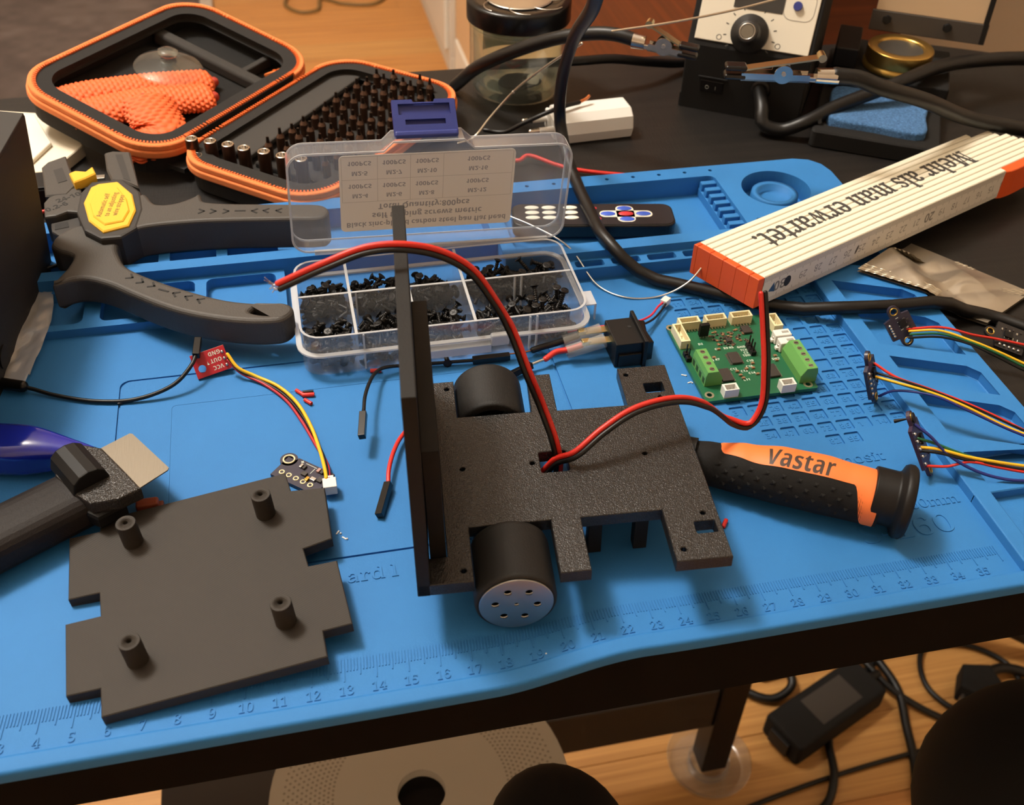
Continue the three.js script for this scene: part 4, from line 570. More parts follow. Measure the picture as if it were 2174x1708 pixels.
// ---------- wire stripper ----------
{
  const t = thing('wire_stripper', 'black self-adjusting wire stripper with a yellow eight-sided plate', 'wire stripper', [6, 0.45, -18]);
  const body = M([58, 54, 50], 0.55, { bumpMap: T.grain, bumpScale: 0.00008 }), dark = M([38, 35, 33], 0.6);
  const low = [[3.22, -17.88], [3.09, -17.00], [2.76, -16.23], [2.6, -15.75], [3.0, -15.85], [3.5, -16.0], [4.06, -15.9], [4.92, -15.37], [5.77, -14.59], [6.97, -13.55], [8.13, -12.73], [9.85, -11.93], [11.27, -11.56], [12.02, -11.59], [12.45, -12.06], [12.42, -12.5], [12.03, -12.80], [11.32, -12.87], [9.87, -13.34], [8.41, -14.22], [6.91, -15.34], [5.99, -16.16], [5.48, -16.80], [5.19, -17.65], [5.09, -18.36], [5.4, -19.4], [4.2, -20.2], [3.2, -20.4], [2.5, -19.8], [2.27, -19.33], [2.23, -18.86], [2.54, -18.40]];
  part(t, 'lower_handle', slab(smoothPts(low, 140), 0.7, 2.05, { bevel: 0.22, bevelSegs: 4, holes: [smoothPts([[10.72, -12.38], [10.95, -12.62], [11.37, -12.5], [11.9, -12.42], [12.08, -12.17], [11.92, -11.97], [11.05, -12.14]], 30)] }), body, { w: true });
  const upH = [[5.3, -18.6], [5.98, -19.17], [6.59, -19.31], [7.78, -19.35], [9.37, -19.26], [12.51, -18.85], [14.26, -18.67], [14.56, -19.19], [14.34, -19.75], [12.58, -20.18], [9.38, -20.83], [8.86, -21.10], [8.7, -21.76], [8.34, -21.49], [7.56, -21.10], [6.72, -21.17], [6.1, -22.2], [5.2, -21]];
  part(t, 'upper_handle', slab(smoothPts(upH, 110), 0.7, 2.35, { bevel: 0.16, bevelSegs: 3 }), body, { w: true });
  part(t, 'head', slab([[3.21, -21.01], [3.23, -22.68], [3.67, -23.69], [5.11, -23.72], [6.00, -22.35], [6.19, -20.75], [5.98, -19.17], [5.33, -18.5], [4.45, -18.5], [3.69, -19.32]], 0.75, 2.38, { bevel: 0.12, bevelSegs: 2 }), dark, { w: true });
  const yp = [[3.51, -21.59], [3.72, -22.94], [4.06, -23.22], [4.93, -23.28], [5.65, -22.02], [5.88, -20.55], [5.63, -19.23], [4.55, -18.87], [3.85, -19.96]];
  const plate = part(t, 'yellow_plate', slab(yp, 2.3, 2.5, { bevel: 0.06 }), mats.yellowPl, { w: true, label: 'yellow eight-sided plate with small print' });
  part(plate, 'raised_panel', slab([[3.81, -21.31], [4.01, -22.38], [4.25, -22.6], [4.96, -22.62], [5.44, -21.48], [5.62, -20.43], [5.39, -19.53], [4.60, -19.36], [4.04, -20.20]], 2.45, 2.58, { bevel: 0.05 }), mats.yellowPl, { w: t });
  part(plate, 'small_print', [['Automatic self', 4.35], ['to an adjusting', 4.7], ['wire stripper', 5.05]].map(([s, x]) => lettering(s, 0.22, 0, 0, 0, { depth: 0.006, curve: 1, sx: 0.95 }).rotateY(R(82)).translate(x + 0.05, 2.58, -20.0)).map(g => g), M([120, 92, 34], 0.6), { w: t });
  part(t, 'jaw_block', slab([[1.15, -25.76], [1.37, -26.23], [2.19, -26.75], [2.51, -25.46], [2.95, -23.72], [2.6, -22.9], [1.62, -22.9], [1.32, -24.81]], 0.7, 2.25, { bevel: 0.07 }), body, { w: true });
  part(t, 'jaw_window', slab([[1.75, -25.3], [2.15, -25.5], [2.5, -24.2], [2.1, -24.0]], 2.24, 2.27), dark, { w: true });
  part(t, 'jaw_arm', slab([[4.07, -26.48], [4.47, -26.63], [5.31, -26.42], [5.49, -25.36], [5.91, -22.77], [5.12, -23.5], [4.58, -23.7], [4.28, -24.84]], 0.7, 2.38, { bevel: 0.08 }), body, { w: true });
  part(t, 'arm_groove', slab([[4.62, -26.2], [4.95, -26.15], [5.5, -23.4], [5.15, -23.7]], 2.36, 2.395), dark, { w: true });
  part(t, 'gripping_teeth', [bx(2.6, 4.3, 0.9, 1.5, -25.3, -24.7, 0.05), bx(2.75, 3.5, 1.4, 1.75, -25.6, -25.2, 0.05)], mats.black, { w: true }); part(t, 'steel_jaw', bx(2.9, 4.0, 1.5, 1.62, -25.7, -25.35, 0.02), mats.steel, { w: true });
  part(t, 'lever', slab([[1.61, -22.34], [1.78, -22.84], [3.12, -23.68], [3.4, -22.21], [3.3, -21.2], [2.74, -21.38], [2.27, -21.08], [1.78, -21.04]], 0.8, 2.22, { bevel: 0.1, bevelSegs: 2 }), body, { w: true });
  part(t, 'lower_lever', slab([[2.0, -20.9], [3.3, -21.3], [3.5, -19.6], [2.6, -19.6], [2.1, -20.2]], 0.8, 1.95, { bevel: 0.1, bevelSegs: 2 }), dark, { w: true }); part(t, 'lever_recess', slab([[2.2, -20.75], [2.75, -20.9], [2.85, -20.4], [2.25, -20.25]], 1.93, 1.97), darkHole, { w: true });
  part(t, 'yellow_stop', slab([[2.65, -24.26], [2.93, -24.45], [3.40, -24.30], [3.70, -24.72], [3.89, -24.05], [3.45, -23.64], [2.96, -23.32]], 2.1, 2.62, { bevel: 0.06 }), mats.yellowPl, { w: true });
  part(t, 'size_lettering', [lettering('0.2-6', 0.34, 1.85, 2.22, -21.45, { depth: 0.008, ry: 30 }), lettering('24-10', 0.34, 2.25, 2.22, -22.2, { depth: 0.008, ry: 30 })], darkHole, { w: true });
  const chev = (x, z, dir, ry, y) => { const g = fuse([box(0.34, 0.02, 0.09, 0, 0, -0.11).rotateY(R(-38 * dir)), box(0.34, 0.02, 0.09, 0, 0, 0.11).rotateY(R(38 * dir))]); return g.rotateY(R(ry)).translate(x, y, z); };
  [[5.75, -15.75], [6.2, -15.32], [6.68, -14.95]].forEach(([x, z]) => part(t, 'chevron', chev(x, z, 1, -38, 2.055), darkHole, { w: true })); part(t, 'grip_dash', box(0.5, 0.02, 0.09).rotateY(R(-33)).translate(7.2, 2.055, -14.45), darkHole, { w: true }); [[7.75, -14.08], [8.25, -13.74], [8.75, -13.44]].forEach(([x, z]) => part(t, 'chevron', chev(x, z, -1, -33, 2.055), darkHole, { w: true }));
  [[8.73, -20.13], [9.25, -20.04], [9.83, -19.94]].forEach(([x, z]) => part(t, 'chevron', chev(x, z, 1, -8, 2.355), darkHole, { w: true })); part(t, 'grip_dash', box(0.5, 0.02, 0.09).rotateY(R(-8)).translate(10.54, 2.355, -19.86), darkHole, { w: true }); [[11.25, -19.73], [11.77, -19.67], [12.35, -19.57]].forEach(([x, z]) => part(t, 'chevron', chev(x, z, -1, -8, 2.355), darkHole, { w: true }));
}

// ---------- remote control in the tray ----------
{
  const t = thing('remote_control', 'small black remote control with white, blue and red buttons in the tray', 'remote control', [27.5, 0.1, -19.2], { ry: -9.3 });
  part(t, 'case', slab(rrect(-4.05, -1.05, 4.05, 1.05, 0.55), 0, 0.72, { bevel: 0.08, bevelSegs: 2 }), mats.blackGloss);
  part(t, 'keypad', slab(rrect(-3.95, -0.95, 3.95, 0.95, 0.5), 0.7, 0.735), M([30, 30, 36], 0.35));
  const btn = (x, z, m, w = 0.36, d = 0.17) => part(t, 'button', new THREE.SphereGeometry(1, 16, 8, 0, 6.3, 0, 1.57).scale(w, 0.06, d).translate(x, 0.735, z), m);
  const wB = M([232, 228, 214], 0.4), bB = M([58, 92, 200], 0.35), rB = M([196, 52, 60], 0.35);
  for (const x of [-3.05, -2.2, -1.12]) for (const z of [-0.62, -0.15, 0.32]) btn(x, z, wB);
  btn(-0.05, -0.55, rB, 0.28); btn(-0.1, -0.05, wB, 0.28); btn(0.1, 0.42, rB, 0.26);
  part(t, 'button_outline', [slab(rrect(1.15, -0.75, 2.05, 0.75, 0.3), 0.735, 0.75), slab(rrect(0.3, -0.3, 2.95, 0.3, 0.28), 0.735, 0.75)], wB);
  for (const [x, z, m] of [[1.6, -0.5, bB], [0.72, 0, bB], [1.62, 0, rB], [2.5, 0, bB], [1.62, 0.5, bB]]) part(t, 'button', new THREE.SphereGeometry(1, 16, 8, 0, 6.3, 0, 1.57).scale(0.38, 0.07, 0.2).translate(x, 0.75, z), m);
}

// ---------- zipped bit case, lying open ----------
const caseBlack = M([26, 24, 22], 0.9, { bumpMap: T.weave, bumpScale: 0.0002 }), foam = M([34, 32, 30], 0.95, { bumpMap: T.grain, bumpScale: 0.0003 }), netMat = M([20, 19, 18], 0.9, { bumpMap: T.weave, bumpScale: 0.0008 });
const caseRy = 49.5;
{
  const t = thing('bit_case', 'black zipped bit case with orange piping lying open behind the mat', 'tool case', [6.6, -0.35, -27.6], { ry: caseRy });
  const half = (parent, x0, x1, z0, z1, r, flip, top) => {
    const cee = (o1, o2) => { const f = flip ? (q => q.map(([x, z]) => [x, z0 + z1 - z])) : (q => q), a = rrect(x0 - o1, z0 - o1, x1 + o1, z1 + o1, r + o1 * 0.8, 10), b = rrect(x0 - o2, z0 - o2, x1 + o2, z1 + o2, r + o2 * 0.8, 10).reverse(); return f([...a, ...b]); };
    part(parent, 'shell_wall', slab(rrect(x0, z0, x1, z1, r, 8), 0.1, top, { holes: [rrect(x0 + 0.25, z0 + 0.25, x1 - 0.25, z1 - 0.25, r - 0.2, 8)] }), caseBlack);
    part(parent, 'shell_bottom', slab(rrect(x0 + 0.15, z0 + 0.15, x1 - 0.15, z1 - 0.15, r, 8), 0, 0.25, { bevel: 0.1, bevelSegs: 2 }), caseBlack);
    const zip = part(parent, 'orange_zip_tape', slab(cee(0.24, -0.1), top - 0.62, top - 0.2, { bevel: 0.1, bevelSegs: 3 }), mats.orangeCloth);
    part(parent, 'orange_zip_edge', slab(cee(0.16, -0.16), top - 0.22, top + 0.14, { bevel: 0.1, bevelSegs: 3 }), mats.orangeCloth);
    part(parent, 'lining', slab(rrect(x0 + 0.1, z0 + 0.1, x1 - 0.1, z1 - 0.1, r, 10), top - 0.5, top + 0.04, { bevel: 0.12, bevelSegs: 2, holes: [rrect(x0 + 0.95, z0 + 0.8, x1 - 0.95, z1 - 0.8, r - 0.7, 10)] }), caseBlack);
    const teeth = [], path = rrect(x0 + 0.12, z0 + 0.12, x1 - 0.12, z1 - 0.12, r, 12), c = new THREE.CatmullRomCurve3(path.map(p => V(p[0], top + 0.1, p[1])), true, 'centripetal'), n = 240; for (let i = 0; i < n; i++) { const p = c.getPointAt(i / n), q = c.getTangentAt(i / n); teeth.push(box(0.09, 0.1, 0.22).rotateY(Math.atan2(-q.z, q.x)).translate(p.x, p.y, p.z)); }
    part(zip, 'zip_teeth', teeth, M([214, 96, 36], 0.45), { kind: 'stuff' });
  };
  half(t, 0.4, 15.1, 0.35, 9.5, 2.2, false, 1.6);
  part(t, 'foam_block', slab(rrect(0.9, 0.8, 14.6, 9.0, 1.8, 6), 0.2, 0.75), foam);
  part(t, 'foam_step', bx(2.9, 14.2, 0.7, 1.05, 3.6, 8.9, 0.1), foam);
  part(t, 'flap', slab([[3.2, 1.0], [14.4, 1.0], [14.7, 2.6], [3.0, 3.2]], 1.05, 1.35, { bevel: 0.1, bevelSegs: 2 }).rotateX(R(2)), M([52, 49, 46], 0.85));
  part(t, 'hinge_cloth', slab(rect(0.8, -0.6, 13.5, 0.6), 0.5, 0.75), caseBlack);
  part(t, 'stand_foot', [bx(4.0, 4.5, -0.02, 0.2, 7.6, 8.1)], caseBlack);
  const lid = new THREE.Group(); lid.name = 'lid'; t.add(lid); lid.position.set(0, 0.05 * CM, 0); lid.rotation.x = R(11);
  half(lid, -0.4, 13.5, -10.1, -0.35, 2.3, true, 1.75);
  part(lid, 'net_pocket', slab(rrect(0.1, -9.6, 9.6, -0.8, 1.6, 6), 0.3, 0.5), netMat);
  part(lid, 'pocket_bar', [bx(9.7, 10.5, 0.3, 1.15, -9.6, -0.9, 0.25), bx(10.5, 13.0, 0.3, 1.0, -3.6, -3.2, 0.1)], M([44, 41, 38], 0.85));
  part(lid, 'pocket_sleeve', bx(10.6, 13.1, 0.25, 0.5, -9.4, -3.7, 0.1), netMat);
  part(lid, 'edge_cord', tube([[0.6, 0.75, -1.5], [4.2, 0.8, -1.55], [8.8, 0.75, -1.6]], 0.16, { seg: 40 }), mats.orangeCloth);
}
const caseQ = new THREE.Quaternion().setFromEuler(new THREE.Euler(0, R(caseRy), 0)), lidQ = caseQ.clone().multiply(new THREE.Quaternion().setFromEuler(new THREE.Euler(R(11), 0, 0)));
const inCase = (x, y, z) => { const p = V(x, y, z).applyQuaternion(caseQ); return [p.x + 6.6, p.y - 0.35, p.z - 27.6]; };
const inLid = (s, y, q) => { const p = V(s, y, -q).applyQuaternion(lidQ); return [p.x + 6.6, p.y - 0.3, p.z - 27.6]; };
{
  const bitMat = M([84, 62, 50], 0.35, { metalness: 0.75 }), tipMat = M([44, 34, 28], 0.4, { metalness: 0.7 });
  let first = null; const lab = 'dark steel screwdriver bit standing in the foam of the open case';
  for (let j = 0; j < 6; j++) for (let i = 0; i < 11; i++) {
    const x = 3.6 + 1.02 * i + (j % 2) * 0.4, z = 4.1 + 0.92 * j; if (x > 14.3 || (x > 13 && z > 8)) continue;
    const at = inCase(x, 0.8, z), tall = rr(0.85, 1.15);
    if (!first) { first = thing('screwdriver_bit', lab, 'bit', at, { ry: caseRy, group: 'bits in the case' }); part(first, 'hex_shank', [cyl(0.24, 0.24, 1.0, 0, 0.5, 0, 'y', 6), cyl(0.24, 0.13, 0.18, 0, 1.09, 0, 'y', 6)], bitMat); part(first, 'tip', cyl(0.11, 0.07, 0.4, 0, 1.3, 0, 'y', 8), tipMat); first.scale.y = tall; }
    else copyOf(first, at, lab, { ry: caseRy + rr(-20, 20) }).scale.y = tall;
  }
  let s0 = null; const slab2 = 'steel nut-driver socket with a bright open top in the case';
  [[1.55, 0.75], [1.85, 1.75], [2.05, 2.75], [2.15, 3.7], [2.4, 4.8], [2.55, 5.85], [2.75, 6.9], [1.15, 1.3]].forEach(([x, z], k) => { const at = inCase(x, 0.7, z); if (!s0) { s0 = thing('socket_bit', slab2, 'socket', at, { ry: caseRy, group: 'sockets in the case' }); part(s0, 'socket_body', turned([[0.33, 0], [0.33, 1.5], [0.31, 1.55]], 24), bitMat); part(s0, 'bright_rim', turned([[0.32, 1.54], [0.28, 1.58], [0.2, 1.56], [0.18, 1.3], [0, 1.3]], 24), mats.chrome); } else copyOf(s0, at, slab2, { ry: caseRy }).scale.y = k === 7 ? 0.6 : 1; });
}
{ // orange braided cords folded up in the lid
  const scale = (pts, w, h, nm, label) => {
    const c = curveOf(pts.map(([s, y, q]) => inLid(s, y, q))), nU = Math.round(c.getLength() * 22), nA = 90, pos = [], idx = [], up = V(0, 1, 0).applyQuaternion(lidQ);
    for (let i = 0; i <= nU; i++) { const u = i / nU, p = c.getPointAt(u), tg = c.getTangentAt(u), sd = tg.clone().cross(up).normalize(), nn = sd.clone().cross(tg).normalize(), ends = Math.sqrt(Math.max(0.02, 1 - Math.max(0, (0.06 - Math.min(u, 1 - u)) / 0.06) ** 2));
      for (let j = 0; j <= nA; j++) { const a = 2 * Math.PI * j / nA, rowL = u * c.getLength() / 0.26, row = Math.floor(rowL), cv = (j / nA * 15 + (row % 2) * 0.5) % 1, b = Math.sin(Math.PI * (rowL - row)) * Math.sin(Math.PI * cv), k = ends * (1 + 0.16 * b); const v = p.clone().addScaledVector(sd, Math.cos(a) * w * k).addScaledVector(nn, Math.sin(a) * h * k); pos.push(v.x, v.y, v.z); } }
    for (let i = 0; i < nU; i++) for (let j = 0; j < nA; j++) { const a = i * (nA + 1) + j, b = a + nA + 1; idx.push(a, a + 1, b, b, a + 1, b + 1); }
    const g = new THREE.BufferGeometry(); g.setAttribute('position', new THREE.Float32BufferAttribute(pos, 3)); g.setIndex(idx); g.computeVertexNormals();
    const b = inLid(...pts[0]); const t = thing(nm, label, 'cord', b); part(t, 'braid', g, M([226, 96, 40], 0.65), { w: true }); part(t, 'cut_end', fuse(ball(0.3, ...inLid(...pts[pts.length - 1]), 10)), M([170, 50, 30], 0.7), { w: true });
  };
  scale([[0.2, 0.85, 8.2], [2.1, 0.95, 7.5], [3.9, 0.95, 6.6], [5.6, 0.95, 5.6], [8.3, 0.9, 3.8]], 1.0, 0.5, 'braided_cord', 'flat orange braided cord folded along the rear of the lid');
  scale([[-0.1, 0.9, 6.6], [1.5, 1.1, 5.7], [3.6, 1.15, 4.7], [5.4, 1.1, 3.7], [7.0, 1.0, 2.7]], 1.1, 0.5, 'braided_cord', 'orange braided cord lying across the middle of the lid');
  scale([[0.3, 0.85, 3.0], [0.8, 0.9, 2.4], [2.0, 1.2, 2.2], [2.8, 1.45, 3.4], [3.5, 1.5, 4.6]], 1.3, 0.45, 'braided_cord', 'orange braided cord folded over the other cords at the front of the lid');
  const o = inLid(12.0, 0.9, 1.9), t = thing('pry_pick', 'orange plastic pry pick tucked in the corner pocket of the lid', 'pry tool', o, { ry: 30, rx: -20 }); part(t, 'blade', slab([[-1.1, 0.1], [0.2, -0.35], [1.0, -0.5], [0.7, 0.1], [0.1, 0.45]], 0, 0.18, { bevel: 0.04 }), M([236, 122, 48], 0.5)); part(t, 'grip_rib', box(0.1, 0.06, 0.4, -0.3, 0.2, 0.05), M([214, 100, 36], 0.5));
  const b = inLid(6.6, 1.75, 5.6), s = thing('suction_cup', 'clear plastic suction cup lying on the orange cords', 'suction cup', b, { q: lidQ }); part(s, 'cup', turned([[1.9, 0], [1.75, 0.12], [1.2, 0.3], [0.5, 0.42], [0.42, 0.5]], 40), mats.glass); part(s, 'knob', turned([[0.42, 0.45], [0.3, 0.6], [0.32, 0.75], [0.55, 0.85], [0.55, 1.0], [0.3, 1.1], [0, 1.1]], 24), mats.glass);
}

// ---------- glass jar, charger ----------
{
  const t = thing('glass_jar', 'empty glass jar with a black lid standing behind the screw box', 'jar', [27.25, -0.35, -35.75]);
  part(t, 'glass_wall', turned([[0, 0.25], [2.2, 0.2], [2.65, 0.35], [2.86, 0.8], [2.9, 1.3], [2.9, 4.1], [2.8, 4.35], [2.72, 4.5], [2.72, 5.3]], 56), mats.glass);
  part(t, 'glass_inside', turned([[0, 0.6], [2.0, 0.62], [2.5, 0.9], [2.65, 1.3], [2.68, 4.1], [2.55, 4.4], [2.55, 5.3]], 56), mats.glass);
  part(t, 'neck_bead', new THREE.TorusGeometry(2.86, 0.12, 10, 56).rotateX(Math.PI / 2).translate(0, 4.5, 0), mats.glass);
  const lid = part(t, 'lid', turned([[2.95, 4.72], [3.08, 4.72], [3.08, 5.7], [2.95, 5.85], [2.6, 5.9], [2.3, 5.8], [0, 5.8]], 56), mats.blackGloss);
  for (let k = 0; k < 8; k++) { const a = 2 * Math.PI * k / 8; part(lid, 'silver_petal', new THREE.TorusGeometry(1.0, 0.035, 6, 24, Math.PI * 1.3).rotateX(Math.PI / 2).rotateY(-a).translate(1.9 * Math.cos(a), 5.9, 1.9 * Math.sin(a)), mats.tin); }
  part(lid, 'silver_disc', turned([[0, 5.95], [1.9, 5.93], [2.0, 5.86]], 40), M([190, 184, 172], 0.3, { metalness: 0.9 }));
  part(t, 'torn_label', new THREE.CylinderGeometry(2.92, 2.92, 2.3, 20, 1, true, Math.PI - 0.75, 1.35).translate(0, 2.9, 0), M([206, 186, 150], 0.8, { side: THREE.DoubleSide }));
  part(t, 'grey_scrap', slab(smoothPts([[-1.2, 0.2], [-0.4, -0.9], [0.9, -0.7], [1.5, 0.4], [0.4, 1.1], [-0.8, 0.9]], 30), 0.64, 0.8, { bevel: 0.05 }), M([30, 28, 26], 0.8));
  part(t, 'white_scrap', fuse([ball(0.4, 0.9, 0.9, 0.5, 10), ball(0.3, 1.4, 0.85, -0.1, 10)]), mats.white);
}
{
  const ex = V(0.985, 0, -0.17).normalize(), t = thing('usb_charger', 'white charger plug with two metal pins lying beside the jar', 'charger', [30.2, -0.35, -29.9], { ry: 4 });
  part(t, 'housing', new THREE.ExtrudeGeometry(new THREE.Shape([[-1.1, 0.1], [-0.9, 0], [0.9, 0], [1.1, 0.1], [1.25, 0.7], [0.8, 1.35], [0.5, 1.5], [-0.7, 1.5], [-1.1, 1.2], [-1.25, 0.6]].map(p => new THREE.Vector2(...p))), { depth: 4.2, bevelEnabled: true, bevelSize: 0.12, bevelThickness: 0.12, bevelSegments: 3 }).rotateY(Math.PI / 2).translate(-2.0, 0.05, 0), mats.plasticWhite);
  part(t, 'face_plate', bx(-2.35, -2.1, 0.2, 1.35, -0.95, 0.95, 0.1), mats.plasticWhite);
  for (const z of [-0.62, 0.72]) { const p = part(t, 'pin_sleeve', cyl(0.17, 0.17, 0.9, -2.75, 0.8, z, 'x', 16), mats.plasticWhite); part(p, 'pin_tip', [cyl(0.16, 0.16, 0.6, -3.4, 0.8, z, 'x', 16), ball(0.16, -3.7, 0.8, z, 10)], mats.chrome); }
}
{
  const t = thing('black_wire', 'thin black wire with a bare copper end lying over the white charger', 'wire', [26, 0, -29.3]);
  part(t, 'sheath', tube([[24.2, 0.0, -30.4], [25.21, 0.10, -29.80], [26.17, 0.80, -29.3], [27.57, 1.5, -29.05], [28.6, 1.65, -29.35], [29.54, 1.6, -29.77]], 0.13), mats.blackWire, { w: true }); part(t, 'copper_end', tube([[29.5, 1.6, -29.75], [30.0, 1.7, -29.95], [30.2, 1.78, -30.1]], 0.09, { seg: 8 }), mats.copper, { w: true });
}
cable('thin red cable running out behind the clear box lid', [['red_sheath', [[21, -0.2, -27.5], [24.03, -0.1, -27.4], [25.4, 0, -26.6], [25.9, 0.1, -26.9], [27.31, -0.05, -25.9], [28.24, -0.1, -25.3], [31.15, -0.22, -24.37], [33, -0.22, -24.0]], mats.red, 0.12]], [27, -0.35, -26]);
cable('pair of red wires passing under the wire stripper', [['red_strand', [[-2.5, 0.25, -24.3], [0.2, 0.35, -24.6], [2.2, 0.4, -25.1]], mats.red, 0.1], ['dark_red_strand', [[-2.5, 0.2, -22.7], [0.2, 0.3, -22.9], [2, 0.35, -23.0]], M([176, 30, 30], 0.4), 0.12]], [0, 0, -24]);
cable('thin dark cable lying in the tray beside the wire stripper', [['sheath', [[0.2, 0.7, -18.8], [1.2, 0.65, -19.0], [2.0, 0.6, -19.4], [2.9, 0.6, -20.0]], mats.blackWire, 0.08]], [1, 0, -19]);
// solder wire
{
  const t = thing('solder_wire', 'thin bare solder wire hanging from the ruler past the clear box', 'wire', [28, 0, -13]);
  part(t, 'strand', tube([[31.21, 1.40, -13.40], [30.30, 0.60, -13.04], [28.96, 0.08, -12.93], [27.43, 0.06, -13.13], [26.38, 0.12, -14.19], [25.6, 0.9, -16.0], [25.1, 1.2, -16.6], [24.0, 1.4, -17.8], [22.6, 1.5, -19.2], [21.8, 1.55, -20.2]], 0.045, { seg: 90 }), mats.tin, { w: true }); part(t, 'clipped_end', ball(0.06, 31.21, 1.4, -13.4, 8), mats.tin, { w: true });
  const j = thing('solder_wire', 'bright solder wire hanging down in front of the glass jar', 'wire', [25, 0, -30]);
  part(j, 'strand', tube([[27.72, 7.50, -24.09], [26.85, 5.00, -27.31], [25.68, 2.50, -29.78], [24.47, 0.80, -30.27], [23.4, -0.2, -29.9], [22.5, -0.28, -29.6]], 0.07, { seg: 60 }), M([206, 198, 180], 0.2, { metalness: 0.8 }), { w: true }); part(j, 'kink', ball(0.09, 25.68, 2.5, -29.78, 8), mats.tin, { w: true });
}

// ---------- soldering station and iron stand ----------
{
  const t = thing('soldering_station', 'black soldering station with a slanted white front panel and knob', 'soldering station', [36.7, -0.35, -32.4], { ry: -32.3 });
  // side profile (depth, height), extruded across the width
  const W = 7.2, prof = [[0, 0], [0, 3.9], [-2.6, 9.4], [-9, 9.4], [-9, 0]];
  part(t, 'housing', new THREE.ExtrudeGeometry(new THREE.Shape(prof.map(([z, y]) => new THREE.Vector2(-z, y))), { depth: W - 0.16, bevelEnabled: true, bevelSize: 0.08, bevelThickness: 0.08, bevelSegments: 2 }).rotateY(Math.PI / 2).translate(0.08, 0, 0), mats.blackSoft);
  part(t, 'foot_band', [bx(-0.05, W + 0.05, 0, 0.9, -9.05, 0.06, 0.05)], mats.black);
  part(t, 'power_switch', [bx(1.1, 2.5, 1.2, 1.9, 0.02, 0.14, 0.04)], mats.blackGloss); part(t, 'switch_hood', bx(0.95, 2.7, 2.05, 2.15, 0.02, 0.2, 0.03), mats.black); part(t, 'switch_marks', [box(0.03, 0.2, 0.02, 2.05, 1.5, 0.15), new THREE.TorusGeometry(0.1, 0.02, 6, 16).translate(1.55, 1.5, 0.15)], M([120, 118, 112], 0.5));
  part(t, 'cable_grommet', new THREE.TorusGeometry(0.42, 0.16, 8, 24).translate(4.7, 1.9, 0.1), mats.black);
  const P = new THREE.Group(); P.name = 'front_panel'; t.add(P); P.position.set(0, 3.9 * CM, 0.08 * CM); P.rotation.x = R(-25.3); // along the slope
  part(P, 'white_plate', bx(0.35, 6.95, 0.35, 5.9, 0, 0.1, 0.05), M([214, 206, 188], 0.45));
  part(P, 'display', bx(2.2, 5.0, 2.35, 4.6, 0.1, 0.14, 0.03), M([52, 50, 48], 0.3));
  part(P, 'button', [cyl(0.26, 0.24, 0.2, 5.75, 2.9, 0.2, 'z', 24)], M([44, 52, 120], 0.4), { label: 'dark blue push button' }); part(P, 'button_frame', new THREE.ExtrudeGeometry(shapeOf(rrect(5.0, -3.7, 6.75, -2.1, 0.5), [rrect(5.04, -3.66, 6.71, -2.14, 0.47)]), { depth: 0.012, bevelEnabled: false }).translate(0, 0, 0.1), M([150, 144, 132], 0.5));
  part(P, 'logo_frame', new THREE.ExtrudeGeometry(shapeOf(rrect(0.9, -5.2, 2.1, -2.75, 0.4), [rrect(0.94, -5.16, 2.06, -2.79, 0.37)]), { depth: 0.012, bevelEnabled: false }).translate(0, 0, 0.1), M([150, 144, 132], 0.5));
  part(P, 'print_block', [0, 1, 2].map(i => box(0.7 - 0.1 * i, 0.07, 0.01, 1.5, 3.1 + 0.2 * i, 0.106)), M([130, 124, 114], 0.6));
  const knob = part(P, 'knob', [turned([[1.08, 0], [1.05, 0.5], [0.7, 0.62], [0.62, 1.5], [0.5, 1.6], [0, 1.6]], 40).rotateX(Math.PI / 2).translate(3.45, 1.05, 0.1)], M([36, 34, 32], 0.45)); part(knob, 'knob_face', [cyl(0.36, 0.36, 0.04, 3.45, 1.05, 1.72, 'z', 28)], M([122, 116, 104], 0.35, { metalness: 0.6 })); part(knob, 'knob_ring', new THREE.TorusGeometry(0.42, 0.04, 8, 28).translate(3.45, 1.05, 1.7), mats.steel);
  for (let k = 0; k < 11; k++) { const a = R(215 - 25 * k); part(P, 'dial_mark', box(0.18, 0.06, 0.01).rotateZ(a).translate(3.45 + 1.42 * Math.cos(a), 1.05 + 1.42 * Math.sin(a), 0.106), M([70, 68, 64], 0.6)); }
  for (const x of [1.75, 5.15]) part(P, 'symbol_ring', new THREE.TorusGeometry(0.14, 0.02, 6, 18).translate(x, 0.62, 0.1), M([90, 86, 80], 0.6));
}
cable('thick black lead curling out of the soldering station front', [['sheath', [[40.6, 1.5, -29.9], [40.3, 1.0, -28.6], [40.2, 0.35, -27.9], [41.2, 0.15, -27.4], [42.3, 0.7, -27.0], [44.2, 1.3, -27.4], [46, 1.75, -27.6], [48.3, 2.3, -27.9], [51.2, 2.4, -29.2], [54.0, 2.2, -30.2], [58.28, 2.00, -30.50], [63, 1.8, -29.6]], mats.blackWire, 0.42]], [40.5, 0, -29]);
